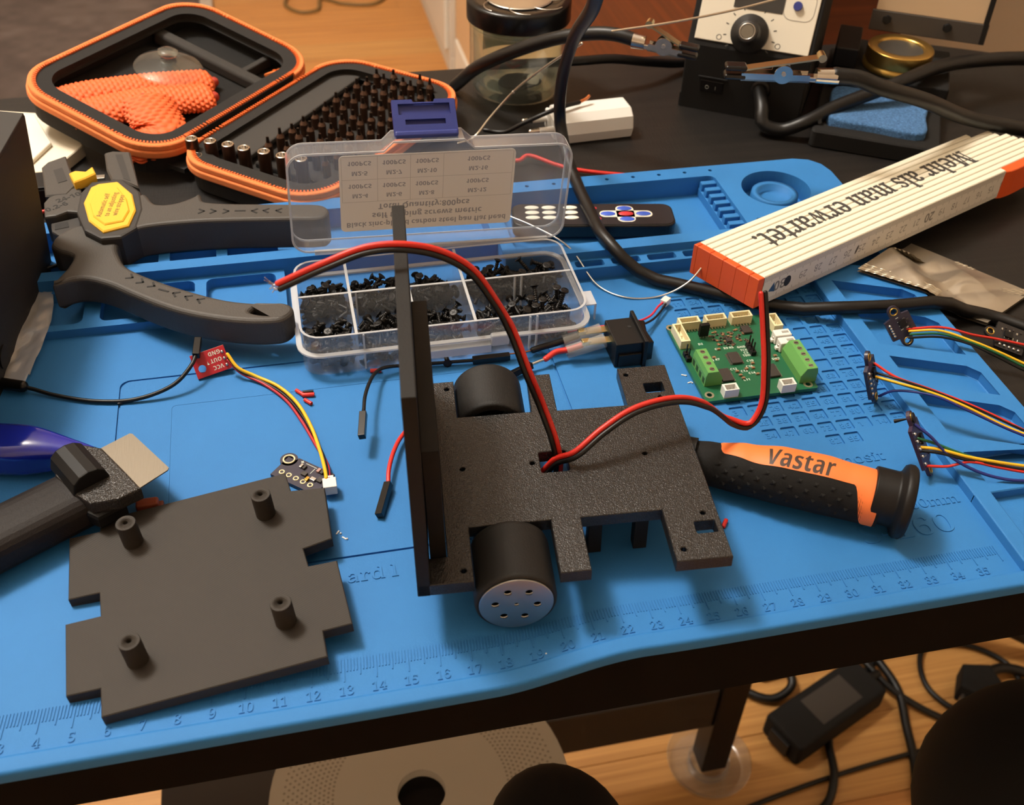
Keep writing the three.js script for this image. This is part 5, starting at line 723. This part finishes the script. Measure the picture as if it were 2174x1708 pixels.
{
  const t = thing('iron_stand', 'black soldering iron stand with a sponge tray and upright plate', 'stand', [42.4, -0.35, -25.95], { ry: -30 });
  part(t, 'base', slab(rrect(-0.1, -12.5, 7.0, -0.1, 0.3), 0, 1.05, { bevel: 0.1, holes: [rrect(0.55, -5.9, 6.2, -0.9, 0.3)] }), mats.blackSoft);
  part(t, 'sponge_tray', slab(rrect(0.5, -5.95, 6.25, -0.85, 0.3), 0.05, 0.3), mats.black);
  part(t, 'rear_platform', bx(0.3, 7.2, 1.0, 2.0, -12.2, -6.3, 0.15), mats.blackSoft); part(t, 'side_block', bx(0.2, 1.6, 2.0, 3.2, -11, -7.2, 0.1), mats.black);
  part(t, 'catch_spring', [cyl(0.12, 0.12, 0.5, 0.25, 1.25, -1.1, 'z', 12)], mats.chrome);
  const U = new THREE.Group(); U.name = 'upright_plate'; t.add(U); U.position.set(1.9 * CM, 3.2 * CM, -10.8 * CM); U.rotation.x = R(-8);
  part(U, 'lower_bar', bx(0, 6.9, 0, 1.2, -0.25, 0.1, 0.05), M([58, 52, 46], 0.5)); part(U, 'pale_plate', bx(0.2, 6.55, 1.2, 7.5, -0.2, -0.05, 0.03), M([196, 168, 134], 0.5, { metalness: 0.0 })); part(U, 'side_bar', bx(6.55, 6.85, 0, 7.5, -0.35, 0.12, 0.05), mats.black);
  for (const x of [0.95, 4.55]) part(U, 'bolt', [cyl(0.3, 0.24, 0.18, x, 0.72, 0.15, 'z', 6)], mats.black);
}
{
  const t = thing('cleaning_sponge', 'blue cleaning sponge lying in the iron stand tray', 'sponge', [42.4, -0.35, -25.95], { ry: -30 });
  part(t, 'foam', slab(smoothPts([[0.7, -1.3], [0.65, -3.2], [0.75, -5.6], [3.4, -5.75], [6.0, -5.65], [6.05, -3.3], [5.95, -1.05], [3.3, -1.0]], 40), 0.32, 1.5, { bevel: 0.15, bevelSegs: 3 }), M([92, 146, 206], 0.95, { map: tex(128, (u, v) => { const a = 0.6 * nFine(u, v) + 0.4 * nVeryFine(u, v); return 0.62 + 0.38 * a; }, 5, { srgb: true }), bumpMap: T.peel, bumpScale: 0.0015 }));
  part(t, 'worn_edge', slab(smoothPts([[0.62, -1.35], [3.3, -0.95], [6.0, -1.0], [6.0, -1.2], [3.3, -1.2], [0.7, -1.5]], 24), 0.35, 0.75), M([62, 104, 160], 0.95));
  const n = thing('solder_tin', 'round brass-coloured tin on the iron stand', 'tin', [0, 0, 0], { ry: -30 }); const b = V(4.45, 0, -8.5).applyEuler(new THREE.Euler(0, R(-30), 0)); n.position.set((42 + b.x) * CM, (1.66 + Y0) * CM, (-26.2 + b.z) * CM);
  part(n, 'tin_body', turned([[0, 0], [1.95, 0], [2.05, 0.05], [2.05, 0.28], [1.9, 0.34], [1.9, 0.45]], 48), M([178, 146, 78], 0.32, { metalness: 0.9 })); part(n, 'tin_lid', turned([[1.94, 0.45], [1.97, 0.5], [1.97, 1.2], [1.9, 1.28], [1.45, 1.28], [1.38, 1.2], [1.34, 1.12]], 48), M([198, 162, 88], 0.28, { metalness: 0.95 })); part(n, 'dark_top', turned([[0, 1.14], [1.35, 1.13]], 40), M([56, 54, 50], 0.45));
}
// ---------- helping hands: clips on flexible arms ----------
function clip(label, tip, tail, open) {
  const d = V(...tail).sub(V(...tip)), L = d.length(), x = d.clone().normalize(), z = V(0, 0, 1).addScaledVector(x, -x.z).normalize(); let y = z.clone().cross(x); if (y.y < 0) { z.negate(); y = z.clone().cross(x); }
  const t = thing('alligator_clip', label, 'clip', tip, { q: new THREE.Quaternion().setFromRotationMatrix(new THREE.Matrix4().makeBasis(x, y, z)) });
  const st = mats.chrome;
  part(t, 'lower_jaw', [bx(0.6, L * 0.72, -0.32, -0.24, -0.3, 0.3), bx(0.6, L * 0.72, -0.32, 0.05, 0.24, 0.3), bx(0.6, L * 0.72, -0.32, 0.05, -0.3, -0.24)], st);
  part(t, 'hinge_cheek', [cyl(0.45, 0.45, 0.06, L * 0.48, 0.05, 0.3, 'z', 24), cyl(0.45, 0.45, 0.06, L * 0.48, 0.05, -0.3, 'z', 24)], st); part(t, 'hinge_pin', cyl(0.1, 0.1, 0.8, L * 0.48, 0.1, 0, 'z', 14), mats.steel);
  part(t, 'upper_jaw', [bx(0.5, L * 0.8, -0.04, 0.04, -0.26, 0.26).translate(-0.5, 0, 0).rotateZ(R(open)).translate(0.55, 0.15, 0)], M([206, 186, 140], 0.25, { metalness: 1 })); part(t, 'thumb_tab', [cyl(0.2, 0.2, 0.56, 0, 0, 0, 'z', 16).translate(L * 0.8 - 0.5, 0.02, 0).rotateZ(R(open)).translate(0.55, 0.15, 0)], M([206, 186, 140], 0.25, { metalness: 1 }));
  for (const y0 of [-0.3, 0.12]) part(t, 'rubber_tip', bx(-0.2, 0.85, y0, y0 + 0.26, -0.34, 0.34, 0.12), mats.blackGloss);
  part(t, 'crimp_collar', [cyl(0.36, 0.4, L * 0.2, L * 0.88, -0.05, 0, 'x', 24), bx(L * 0.66, L * 0.82, -0.3, -0.05, -0.25, 0.25, 0.05)], st);
}
clip('bright steel alligator clip hanging before the white panel', [34.25, 7.0, -21.0], [39.5, 7.0, -19.7], 11);
clip('steel alligator clip in front of the brown cabinet', [34.0, 6.3, -24.85], [31.1, 6.55, -26.45], 22);
cable('bent black flexible arm of the helping hand on the side of the sponge', [['arm_sheath', [[39.3, 6.98, -19.75], [40.3, 6.9, -19.5], [41.39, 6.45, -19.46], [44.92, 5.00, -20.42], [49.06, 3.00, -21.73], [52.81, 2.00, -21.91], [57, 1.2, -21.6], [61, 0.5, -22]], mats.blackWire, 0.42]], [39.4, 7, -19.7]);
cable('black flexible arm reaching in from behind the thick cable', [['arm_sheath', [[31.3, 6.5, -26.4], [30.4, 6.6, -27.0], [29.3, 6.4, -27.8], [27.5, 5.6, -29.2], [24.5, 3.0, -32.5], [23.5, 0.1, -36.2]], mats.blackWire, 0.38]], [31, 6.5, -26.5]);
cable('black mains lead running behind the soldering station', [['sheath', [[25.5, 0.3, -38.3], [28.5, 1.2, -36.2], [30.86, 1.7, -35.0], [33.13, 1.6, -35.2], [35.71, 1.0, -35.73], [38.5, 0.2, -37.0], [41, 0.0, -38.2]], mats.blackWire, 0.3]], [33, 0, -35]);
cable('thin shiny wire stretched in front of the soldering station panel', [['strand', [[29.24, 8.00, -24.13], [32.41, 8.50, -23.65], [36.22, 9.1, -23.60], [39.02, 9.9, -23.41], [41, 11, -23.4]], M([176, 160, 138], 0.3, { metalness: 0.7 }), 0.06]], [33, 8.5, -23.7]);
cable('thick black cable coming down behind the clear box and under the ruler', [['sheath', [[20.5, 22, -1], [22.6, 18.5, -7], [24.76, 14.00, -12.96], [26.27, 9.00, -20.78], [26.77, 5.50, -23.93], [27.1, 3.00, -24.9], [27.15, 1.7, -23.2], [27.2, 1.38, -22.0], [27.2, 1.22, -20.2], [27.2, 1.2, -18.4], [27.1, 1.36, -16.7], [27.35, 1.3, -15.6], [28.0, 0.75, -14.7], [28.9, 0.36, -14.0], [30.17, 0.33, -13.23], [31.68, 0.28, -12.32], [33.72, 0.28, -11.10], [34.78, 0.40, -10.45], [35.9, 0.66, -9.95], [36.8, 0.76, -9.7], [38.84, 0.77, -9.45], [41.2, 0.74, -9.35], [42.4, 0.2, -9.25], [43.32, -0.03, -9.1], [44.67, -0.03, -7.91], [45.9, -0.03, -6.0], [48, -0.03, -3]], mats.blackWire, 0.31]], [30, 0, -13]);
cable('loose black lead lying on the table beside the iron stand', [['sheath', [[50.2, -0.2, -24.5], [53, -0.2, -24.2], [56, -0.2, -23.0], [60, -0.2, -22.6]], mats.blackWire, 0.16]], [53, -0.3, -24]);

// ---------- foil bag ----------
{
  const t = thing('foil_bag', 'crumpled silver foil bag with ribbed seals lying by the ruler', 'bag', [42, -0.35, -11.8]);
  const foilM = M([186, 178, 164], 0.36, { metalness: 0.9, side: THREE.DoubleSide });
  const sheet = (nu, nv, f) => { const pos = [], idx = []; for (let i = 0; i <= nu; i++) for (let j = 0; j <= nv; j++) pos.push(...f(i / nu, j / nv)); for (let i = 0; i < nu; i++) for (let j = 0; j < nv; j++) { const a = i * (nv + 1) + j, b = a + nv + 1; idx.push(a, a + 1, b, b, a + 1, b + 1); } const g = new THREE.BufferGeometry(); g.setAttribute('position', new THREE.Float32BufferAttribute(pos, 3)); g.setIndex(idx); g.computeVertexNormals(); return g; };
  const bil = (u, v) => { const A = [38.6, -12.6], B = [43.0, -15.2], C = [46.6, -10.3], D = [43.2, -8.5]; return [(A[0] * (1 - u) + B[0] * u) * (1 - v) + (D[0] * (1 - u) + C[0] * u) * v, (A[1] * (1 - u) + B[1] * u) * (1 - v) + (D[1] * (1 - u) + C[1] * u) * v]; };
  const edgeY = (u, v) => { const [x] = bil(u, v); return 0.55 - 0.75 * sstep(40.8, 42.5, x); };
  const rid = (x, k) => 1 - Math.abs(((x * k) % 1 + 1) % 1 * 2 - 1), crease = (u, v) => Math.sin(Math.PI * u) * Math.sin(Math.PI * v) * (0.16 * rid(u * 1.3 + v * 0.9, 1) + 0.1 * rid(u * 0.7 - v * 1.6 + 0.2, 1.7) + 0.06 * rid(v * 2.3 + 0.4 * nWide(u, v), 2));
  part(t, 'front_film', sheet(70, 70, (u, v) => { const [x, z] = bil(u, v); return [x, edgeY(u, v) + 0.15 + crease(u, v) * 1.6, z]; }), foilM, { w: true });
  part(t, 'back_film', sheet(16, 16, (u, v) => { const [x, z] = bil(u, v); return [x, edgeY(u, v), z]; }), foilM, { w: true });
  const seal = (u0, v0, u1, v1, ou, ov) => part(t, 'ribbed_seal', sheet(60, 12, (a, b) => { const u = u0 + (u1 - u0) * a, v = v0 + (v1 - v0) * a, [x, z] = bil(u + ou * b, v + ov * b); return [x, edgeY(u, v) + 0.16 + 0.05 * Math.sin(b * 28) + 0.02 * Math.sin(a * 60), z]; }), M([196, 186, 166], 0.28, { metalness: 0.85, side: THREE.DoubleSide }), { w: true });
  seal(0, 0, 0, 0.6, 0.12, 0); seal(0.6, 0, 1, 0.4, 0, 0.16); seal(0.35, 0.5, 1.0, 0.95, 0.02, 0.14);
}

// ---------- scraper and blue handle ----------
{
  const t = thing('blade_scraper', 'black plastic scraper with a square steel blade resting on the notched plate', 'scraper', [4.2, 0.6, -4.1]);
  mats.blade = M([118, 110, 98], 0.55, { metalness: 1, bumpMap: T.brush, bumpScale: 0.00003 });
  part(t, 'steel_blade', slab([[4.95, -5.4], [6.15, -6.16], [6.25, -6.12], [7.58, -4.1], [7.55, -3.98], [6.55, -3.2]], 1.56, 1.61), mats.blade, { w: true, label: 'brushed square steel blade' });
  part(t, 'blade_holder', slab([[3.75, -4.35], [3.95, -5.7], [4.6, -5.75], [5.25, -5.45], [6.05, -4.2], [6.7, -3.15], [6.0, -2.78], [5.05, -2.72], [4.4, -3.4]], 1.15, 1.72, { bevel: 0.08, bevelSegs: 2 }), mats.plaGrit ??= M([36, 32, 29], 0.38, { bumpMap: T.peel, bumpScale: 0.0005 }), { w: true });
  const k = new THREE.ExtrudeGeometry(new THREE.Shape([[-0.62, 0], [0.62, 0], [0.52, 0.35], [0.3, 0.52], [0, 0.58], [-0.3, 0.52], [-0.52, 0.35]].map(p => new THREE.Vector2(...p))), { depth: 1.7, bevelEnabled: true, bevelSize: 0.06, bevelThickness: 0.06, bevelSegments: 2 }).rotateY(R(31)).translate(4.15, 1.7, -5.1);
  part(t, 'clamp_knob', k, mats.black, { w: true });
  part(t, 'handle', [new THREE.ExtrudeGeometry(new THREE.Shape(Array.from({ length: 28 }, (_, i) => { const a = 2 * Math.PI * i / 28; return new THREE.Vector2(Math.sign(Math.cos(a)) * Math.abs(Math.cos(a)) ** 0.7 * 1.02, Math.sign(Math.sin(a)) * Math.abs(Math.sin(a)) ** 0.7 * 0.72); })), { depth: 9, bevelEnabled: true, bevelSize: 0.1, bevelThickness: 0.1, bevelSegments: 2 }).rotateY(R(-60)).translate(4.5, 0.85, -3.95)], M([24, 19, 18], 0.6, { specularIntensity: 0.6, bumpMap: T.grain, bumpScale: 0.0001 }), { w: true });
  part(t, 'neck', [slab([[4.2, -4.4], [5.4, -4.6], [6.1, -3.0], [5.2, -2.5], [4.6, -3.0]], 0.55, 1.2, { bevel: 0.15, bevelSegs: 2 })], mats.black, { w: true });
}
{
  const t = thing('orange_pick', 'small reddish plastic piece under the steel blade', 'plastic piece', [6.4, 0, -3.6]); part(t, 'piece', bx(6.2, 7.0, 0.02, 0.4, -4.0, -3.6, 0.1), M([150, 70, 40], 0.5), { w: true }); part(t, 'tab', bx(6.9, 7.15, 0.02, 0.2, -3.95, -3.65, 0.05), M([120, 52, 32], 0.5), { w: true });
}
{
  const t = thing('blue_handle', 'glossy blue tool handle lying behind the black scraper', 'tool handle', [1.5, 0, -7.4]);
  const c = curveOf([[4.7, 0.75, -6.0], [4.2, 0.8, -6.25], [3.0, 0.85, -6.6], [1.3, 0.85, -7.05], [-2, 0.85, -7.9], [-5, 0.85, -8.6]]), pos = [], idx = [], nU = 50, nA = 28;
  for (let i = 0; i <= nU; i++) { const u = i / nU, p = c.getPointAt(u), tg = c.getTangentAt(u), sd = tg.clone().cross(V(0, 1, 0)).normalize(), w = 0.35 + 0.55 * sstep(0, 0.3, u), h = 0.4 + 0.38 * sstep(0, 0.25, u); for (let j = 0; j <= nA; j++) { const a = 2 * Math.PI * j / nA, k = (Math.abs(Math.cos(a)) ** 3.2 + Math.abs(Math.sin(a)) ** 3.2) ** (-1 / 3.2); pos.push(p.x + sd.x * Math.cos(a) * w * k, p.y + Math.sin(a) * h * k, p.z + sd.z * Math.cos(a) * w * k); } }
  for (let i = 0; i < nU; i++) for (let j = 0; j < nA; j++) { const a = i * (nA + 1) + j, b = a + nA + 1; idx.push(a, b, a + 1, b, b + 1, a + 1); }
  const g = new THREE.BufferGeometry(); g.setAttribute('position', new THREE.Float32BufferAttribute(pos, 3)); g.setIndex(idx); g.computeVertexNormals();
  part(t, 'dipped_grip', g, M([16, 32, 148], 0.14, { clearcoat: 0.6, clearcoatRoughness: 0.1 }), { w: true }); part(t, 'steel_shank', tube([[4.6, 0.75, -6.05], [5.0, 0.72, -5.8], [5.3, 0.7, -5.5]], 0.28, { seg: 8 }), mats.black, { w: true });
}
{
  const t = thing('black_case', 'large matt black case standing at the side of the wire stripper', 'case', [-3.7, 0.42, -14.5], { ry: -7.5, rz: -6 });
  part(t, 'case_body', bx(-5, 4.7, 0, 7.9, -6.1, 7.5, 0.06), M([30, 27, 24], 0.7, { bumpMap: T.grain, bumpScale: 0.00008 })); part(t, 'case_lid_edge', bx(-5, 4.68, 7.85, 8.0, -6.05, 7.45, 0.04), M([44, 41, 38], 0.7)); part(t, 'side_knob', cyl(0.5, 0.5, 0.1, 4.72, 1.2, 1.6, 'x', 24), mats.black);
}
{
  const t = thing('plastic_bag', 'crumpled clear plastic bag squeezed between the black case and the mat', 'bag', [1, 0, -14.5]);
  const pos = [], idx = [], nU = 40, nV = 30; for (let i = 0; i <= nU; i++) for (let j = 0; j <= nV; j++) { const u = i / nU, v = j / nV, x = -2.4 + (3.9 + 0.7 * Math.sin(u * 3.1)) * v, z = -20 + 8.4 * u; pos.push(x, 0.12 + (0.9 - 0.75 * v) * Math.sin(Math.PI * u) + 0.4 * nMid(u * 0.9, v * 0.7) * (1 - v * 0.6) + 0.12 * nFine(u * 0.4, v * 0.4), z); } for (let i = 0; i < nU; i++) for (let j = 0; j < nV; j++) { const a = i * (nV + 1) + j, b = a + nV + 1; idx.push(a, b, a + 1, b, b + 1, a + 1); }
  const g = new THREE.BufferGeometry(); g.setAttribute('position', new THREE.Float32BufferAttribute(pos, 3)); g.setIndex(idx); g.computeVertexNormals(); part(t, 'film', g, M([236, 236, 236], 0.2, { transmission: 0.62, thickness: 0, side: THREE.DoubleSide }), { w: true }); part(t, 'bag_seam', tube([[1.5, 0.15, -19.5], [1.95, 0.15, -16], [1.6, 0.14, -12.2]], 0.03, { seg: 30, rad: 6 }), mats.ppEdge, { w: true });
}
{
  const t = thing('paper_stack', 'white folded paper under the corner of the bit case', 'paper', [-1, -0.35, -32]);
  part(t, 'sheet', slab([[-4.5, -37], [0.5, -35.5], [2.2, -31.5], [0.8, -28.9], [-3.6, -28.6], [-5, -32]], -0.34, 0.35, { bevel: 0.05 }), M([226, 216, 194], 0.8), { w: true }); part(t, 'upper_sheet', slab([[-4.6, -36.6], [-0.6, -35], [0.6, -31.6], [-0.3, -29.4], [-4, -29.2]], 0.36, 0.6, { bevel: 0.04 }), M([232, 222, 202], 0.8), { w: true });
  const b = thing('battery_pack', 'small black block lying behind the black case', 'block', [1, 0, -26.5]); part(b, 'block', bx(-1.5, 1.4, 0, 1.1, -27.3, -25.6, 0.1), mats.blackSoft, { w: true }); part(b, 'block_lid', bx(-1.45, 1.35, 1.1, 1.2, -27.25, -25.65, 0.05), mats.black, { w: true });
}

// ---------- under and below the table ----------
{
  const t = thing('filament_spool', 'grey cardboard filament spool with printed rows of dots under the table', 'spool', [16.5, -43.4, -11]);
  const card = M([200, 192, 178], 0.8), ht = canvasTex(1024, 1024, (c, W) => { c.fillStyle = '#d2cabb'; c.fillRect(0, 0, W, W); c.fillStyle = '#a89d8c'; for (let r = 0; r < 12; r++) for (let k = 0; k < 120; k++) { const a = k / 120 * 2 * Math.PI + (r % 2) * 0.026, R1 = 300 + r * 15; if ((a > 3.9 && a < 4.25)) continue; c.beginPath(); c.arc(512 + R1 * Math.cos(a), 512 + R1 * Math.sin(a), 4.5, 0, 7); c.fill(); } c.fillStyle = '#6e6455'; c.save(); c.translate(512, 512); c.rotate(-0.9); c.font = 'bold 34px sans-serif'; c.fillText('PLA Filament', -90, -400); c.font = '24px sans-serif'; c.fillText('1.75 mm', -60, -360); c.restore(); });
  const g = flat(new THREE.RingGeometry(1.6, 9.9, 64).rotateX(-Math.PI / 2)); part(t, 'printed_face', g.translate(0, 6.31, 0), M([255, 255, 255], 0.8, { map: ht }), { uv: true });
  part(t, 'upper_flange', slab(circ(0, 0, 9.95, 64), 6.0, 6.3, { holes: [circ(0, 0, 1.6, 32)] }), card); part(t, 'core_cap', slab(circ(0, 0, 1.62, 32), 5.2, 5.4), mats.black); part(t, 'core', turned([[1.6, 0.3], [4, 0.3], [4, 6], [1.6, 6], [1.6, 0.3]], 40), card); part(t, 'lower_flange', slab(circ(0, 0, 9.95, 64), 0, 0.3, { holes: [circ(0, 0, 1.6, 32)] }), card); part(t, 'black_filament', turned([[4, 0.35], [8, 0.35], [8, 5.95], [4, 5.95]], 48), mats.black);
}
{
  const t = thing('shelf_board', 'dark shelf board under the table carrying the cardboard spool', 'shelf', [10, -73, -12]);
  part(t, 'board', bx(-1.5, 24, -44.9, -43.45, -24, 0.2, 0.1), M([52, 46, 42], 0.5), { w: true }); for (const [x, z] of [[0, -22], [22, -22], [0, -2], [22, -2]]) part(t, 'post', bx(x - 1, x + 1, -73, -44.9, z - 1, z + 1, 0.1), mats.black, { w: true });
}
{
  const seat = thing('chair_armrest', 'black rounded chair armrest in front of the cardboard spool', 'chair part', [21.5, -20, -0.2]);
  part(seat, 'pad', new THREE.SphereGeometry(1, 32, 20).scale(3.6, 2.2, 4.5).translate(0.2, -0.8, 2.3), mats.blackSoft); part(seat, 'stem', bx(-1.2, 1.4, -52, -2, 1, 4, 0.3), mats.black);
  const k = thing('chair_armrest', 'large black rounded chair armrest over the loose cables', 'chair part', [48, -20, 4]); part(k, 'pad', new THREE.SphereGeometry(1, 36, 22).scale(8.5, 5, 8).translate(0.5, -2.5, 1.2), mats.blackSoft); part(k, 'stem', bx(-1.4, 1.4, -52, -4, 1, 4, 0.3), mats.black);
}
{
  const t = thing('power_brick', 'black power brick lying among the cables on the floor', 'power supply', [62.5, -73, -30], { ry: 22 });
  part(t, 'brick', box(13.5, 3.4, 5.2, 0, 1.72, 0, 0.5), mats.blackSoft); part(t, 'rating_label', box(6, 0.02, 3.4, 0.5, 3.43, 0), M([52, 48, 44], 0.5)); part(t, 'strain_relief', cyl(0.7, 0.4, 2.2, 7.6, 1.7, 0, 'x', 16), mats.black); part(t, 'inlet', box(0.6, 2, 2.6, -6.9, 1.7, 0, 0.1), mats.black);
  const p = thing('mains_plug', 'black angled mains plug lying on the floor with its pins out', 'plug', [80.8, -73, -29.5], { ry: 40 }); part(p, 'plug_body', slab([[-2.2, -1.6], [0.8, -2.4], [2.6, 0], [0.8, 2.4], [-2.2, 1.6]], 0, 3.0, { bevel: 0.4, bevelSegs: 2 }), mats.blackSoft); for (const z of [-0.9, 0.9]) part(p, 'pin', cyl(0.24, 0.24, 2.6, -3.4, 1.5, z, 'x', 12), mats.tin); part(p, 'lead', tube([[2.2, 1.5, 0], [4.6, 1.2, 1.5], [6.2, 0.8, 5], [6.8, 0.7, 10]], 0.6, { seg: 30 }), mats.blackWire);
}
const fl = p => p.map(([x, z, y]) => [x, -73 + (y ?? 0.35), z]);
cable('long thin black cable lying straight across the oak floor', [['sheath', fl([[36, -18.5, 0.3], [50.57, -21.8, 0.3], [62.5, -23.46, 0.3], [76.26, -24.5, 0.3], [92, -26, 0.3]]), mats.blackWire, 0.28]], [60, -73, -23]);
cable('black cable bending over the straight one on the floor', [['sheath', fl([[46, -17.5, 0.4], [53.5, -19, 0.5], [58.5, -20.4, 0.6], [60.5, -23, 0.9], [61.9, -27, 0.4], [64, -30.5, 0.4], [68.5, -33.5, 0.5], [72, -36, 1.0], [74, -42, 0.5]]), mats.blackWire, 0.45]], [61, -73, -23]);
cable('pair of black cables running towards the large armrest', [['sheath', fl([[70.2, -38, 2], [71.5, -34, 1.5], [72, -31, 1], [71, -27, 0.5], [70, -23.5, 0.4], [68, -19, 0.4]]), mats.blackWire, 0.5], ['sheath_two', fl([[68.5, -39, 2], [70, -34, 1.6], [71.5, -31, 1.1], [75, -27.5, 0.5], [79, -25, 0.4], [84, -22, 0.4]]), mats.blackWire, 0.4]], [71, -73, -30]);
cable('loop of black cable lying around the mains plug', [['sheath', fl([[73, -36.5, 1.2], [78, -36.2, 0.6], [83, -35.5, 0.5], [86.5, -32, 0.5], [86, -28.5, 0.5], [82, -26.6, 0.5], [77.8, -27.5, 0.5], [75.8, -31, 0.5], [77, -35, 0.6], [82, -38.5, 0.6], [92, -40, 0.6]]), mats.blackWire, 0.33]], [80, -73, -31]);
cable('thick black lead slanting over the floor cables', [['sheath', [[70, -56, -41], [78, -63, -37.5], [85, -67.5, -34.5], [92, -70.5, -31.5], [101, -71.8, -27]], mats.blackWire, 1.0]], [85, -73, -34]);
cable('curl of black cable lying near the plastic cup', [['sheath', fl([[30, -17, 0.4], [37.5, -19.5, 0.4], [42, -22.6, 0.5], [46.5, -21.8, 0.4], [49, -19.5, 0.4], [50, -16, 0.4]]), mats.blackWire, 0.5]], [42, -73, -21]);
cable('short black lead curving beside the power brick', [['sheath', fl([[54.5, -37.5, 0.6], [55.5, -34.5, 0.6], [58, -33, 0.7], [60.5, -34, 1.4], [60, -38, 2.5]]), mats.blackWire, 0.5], ['second_sheath', fl([[58, -36, 0.6], [62, -36.5, 0.7], [66, -37.5, 1], [70, -40, 1.2]]), mats.blackWire, 0.5]], [58, -73, -34]);
cable('pale loops of cable lying far back on the oak floor', [['sheath', fl([[18, -252, 0.3], [16.5, -243, 0.3], [20, -238, 0.3], [24, -239, 0.3], [25.5, -246, 0.3], [31, -242, 0.3], [38, -241, 0.3], [43, -247, 0.3]]), M([120, 92, 50], 0.6), 0.5]], [25, -73, -244]);

renderer.render(scene, camera);
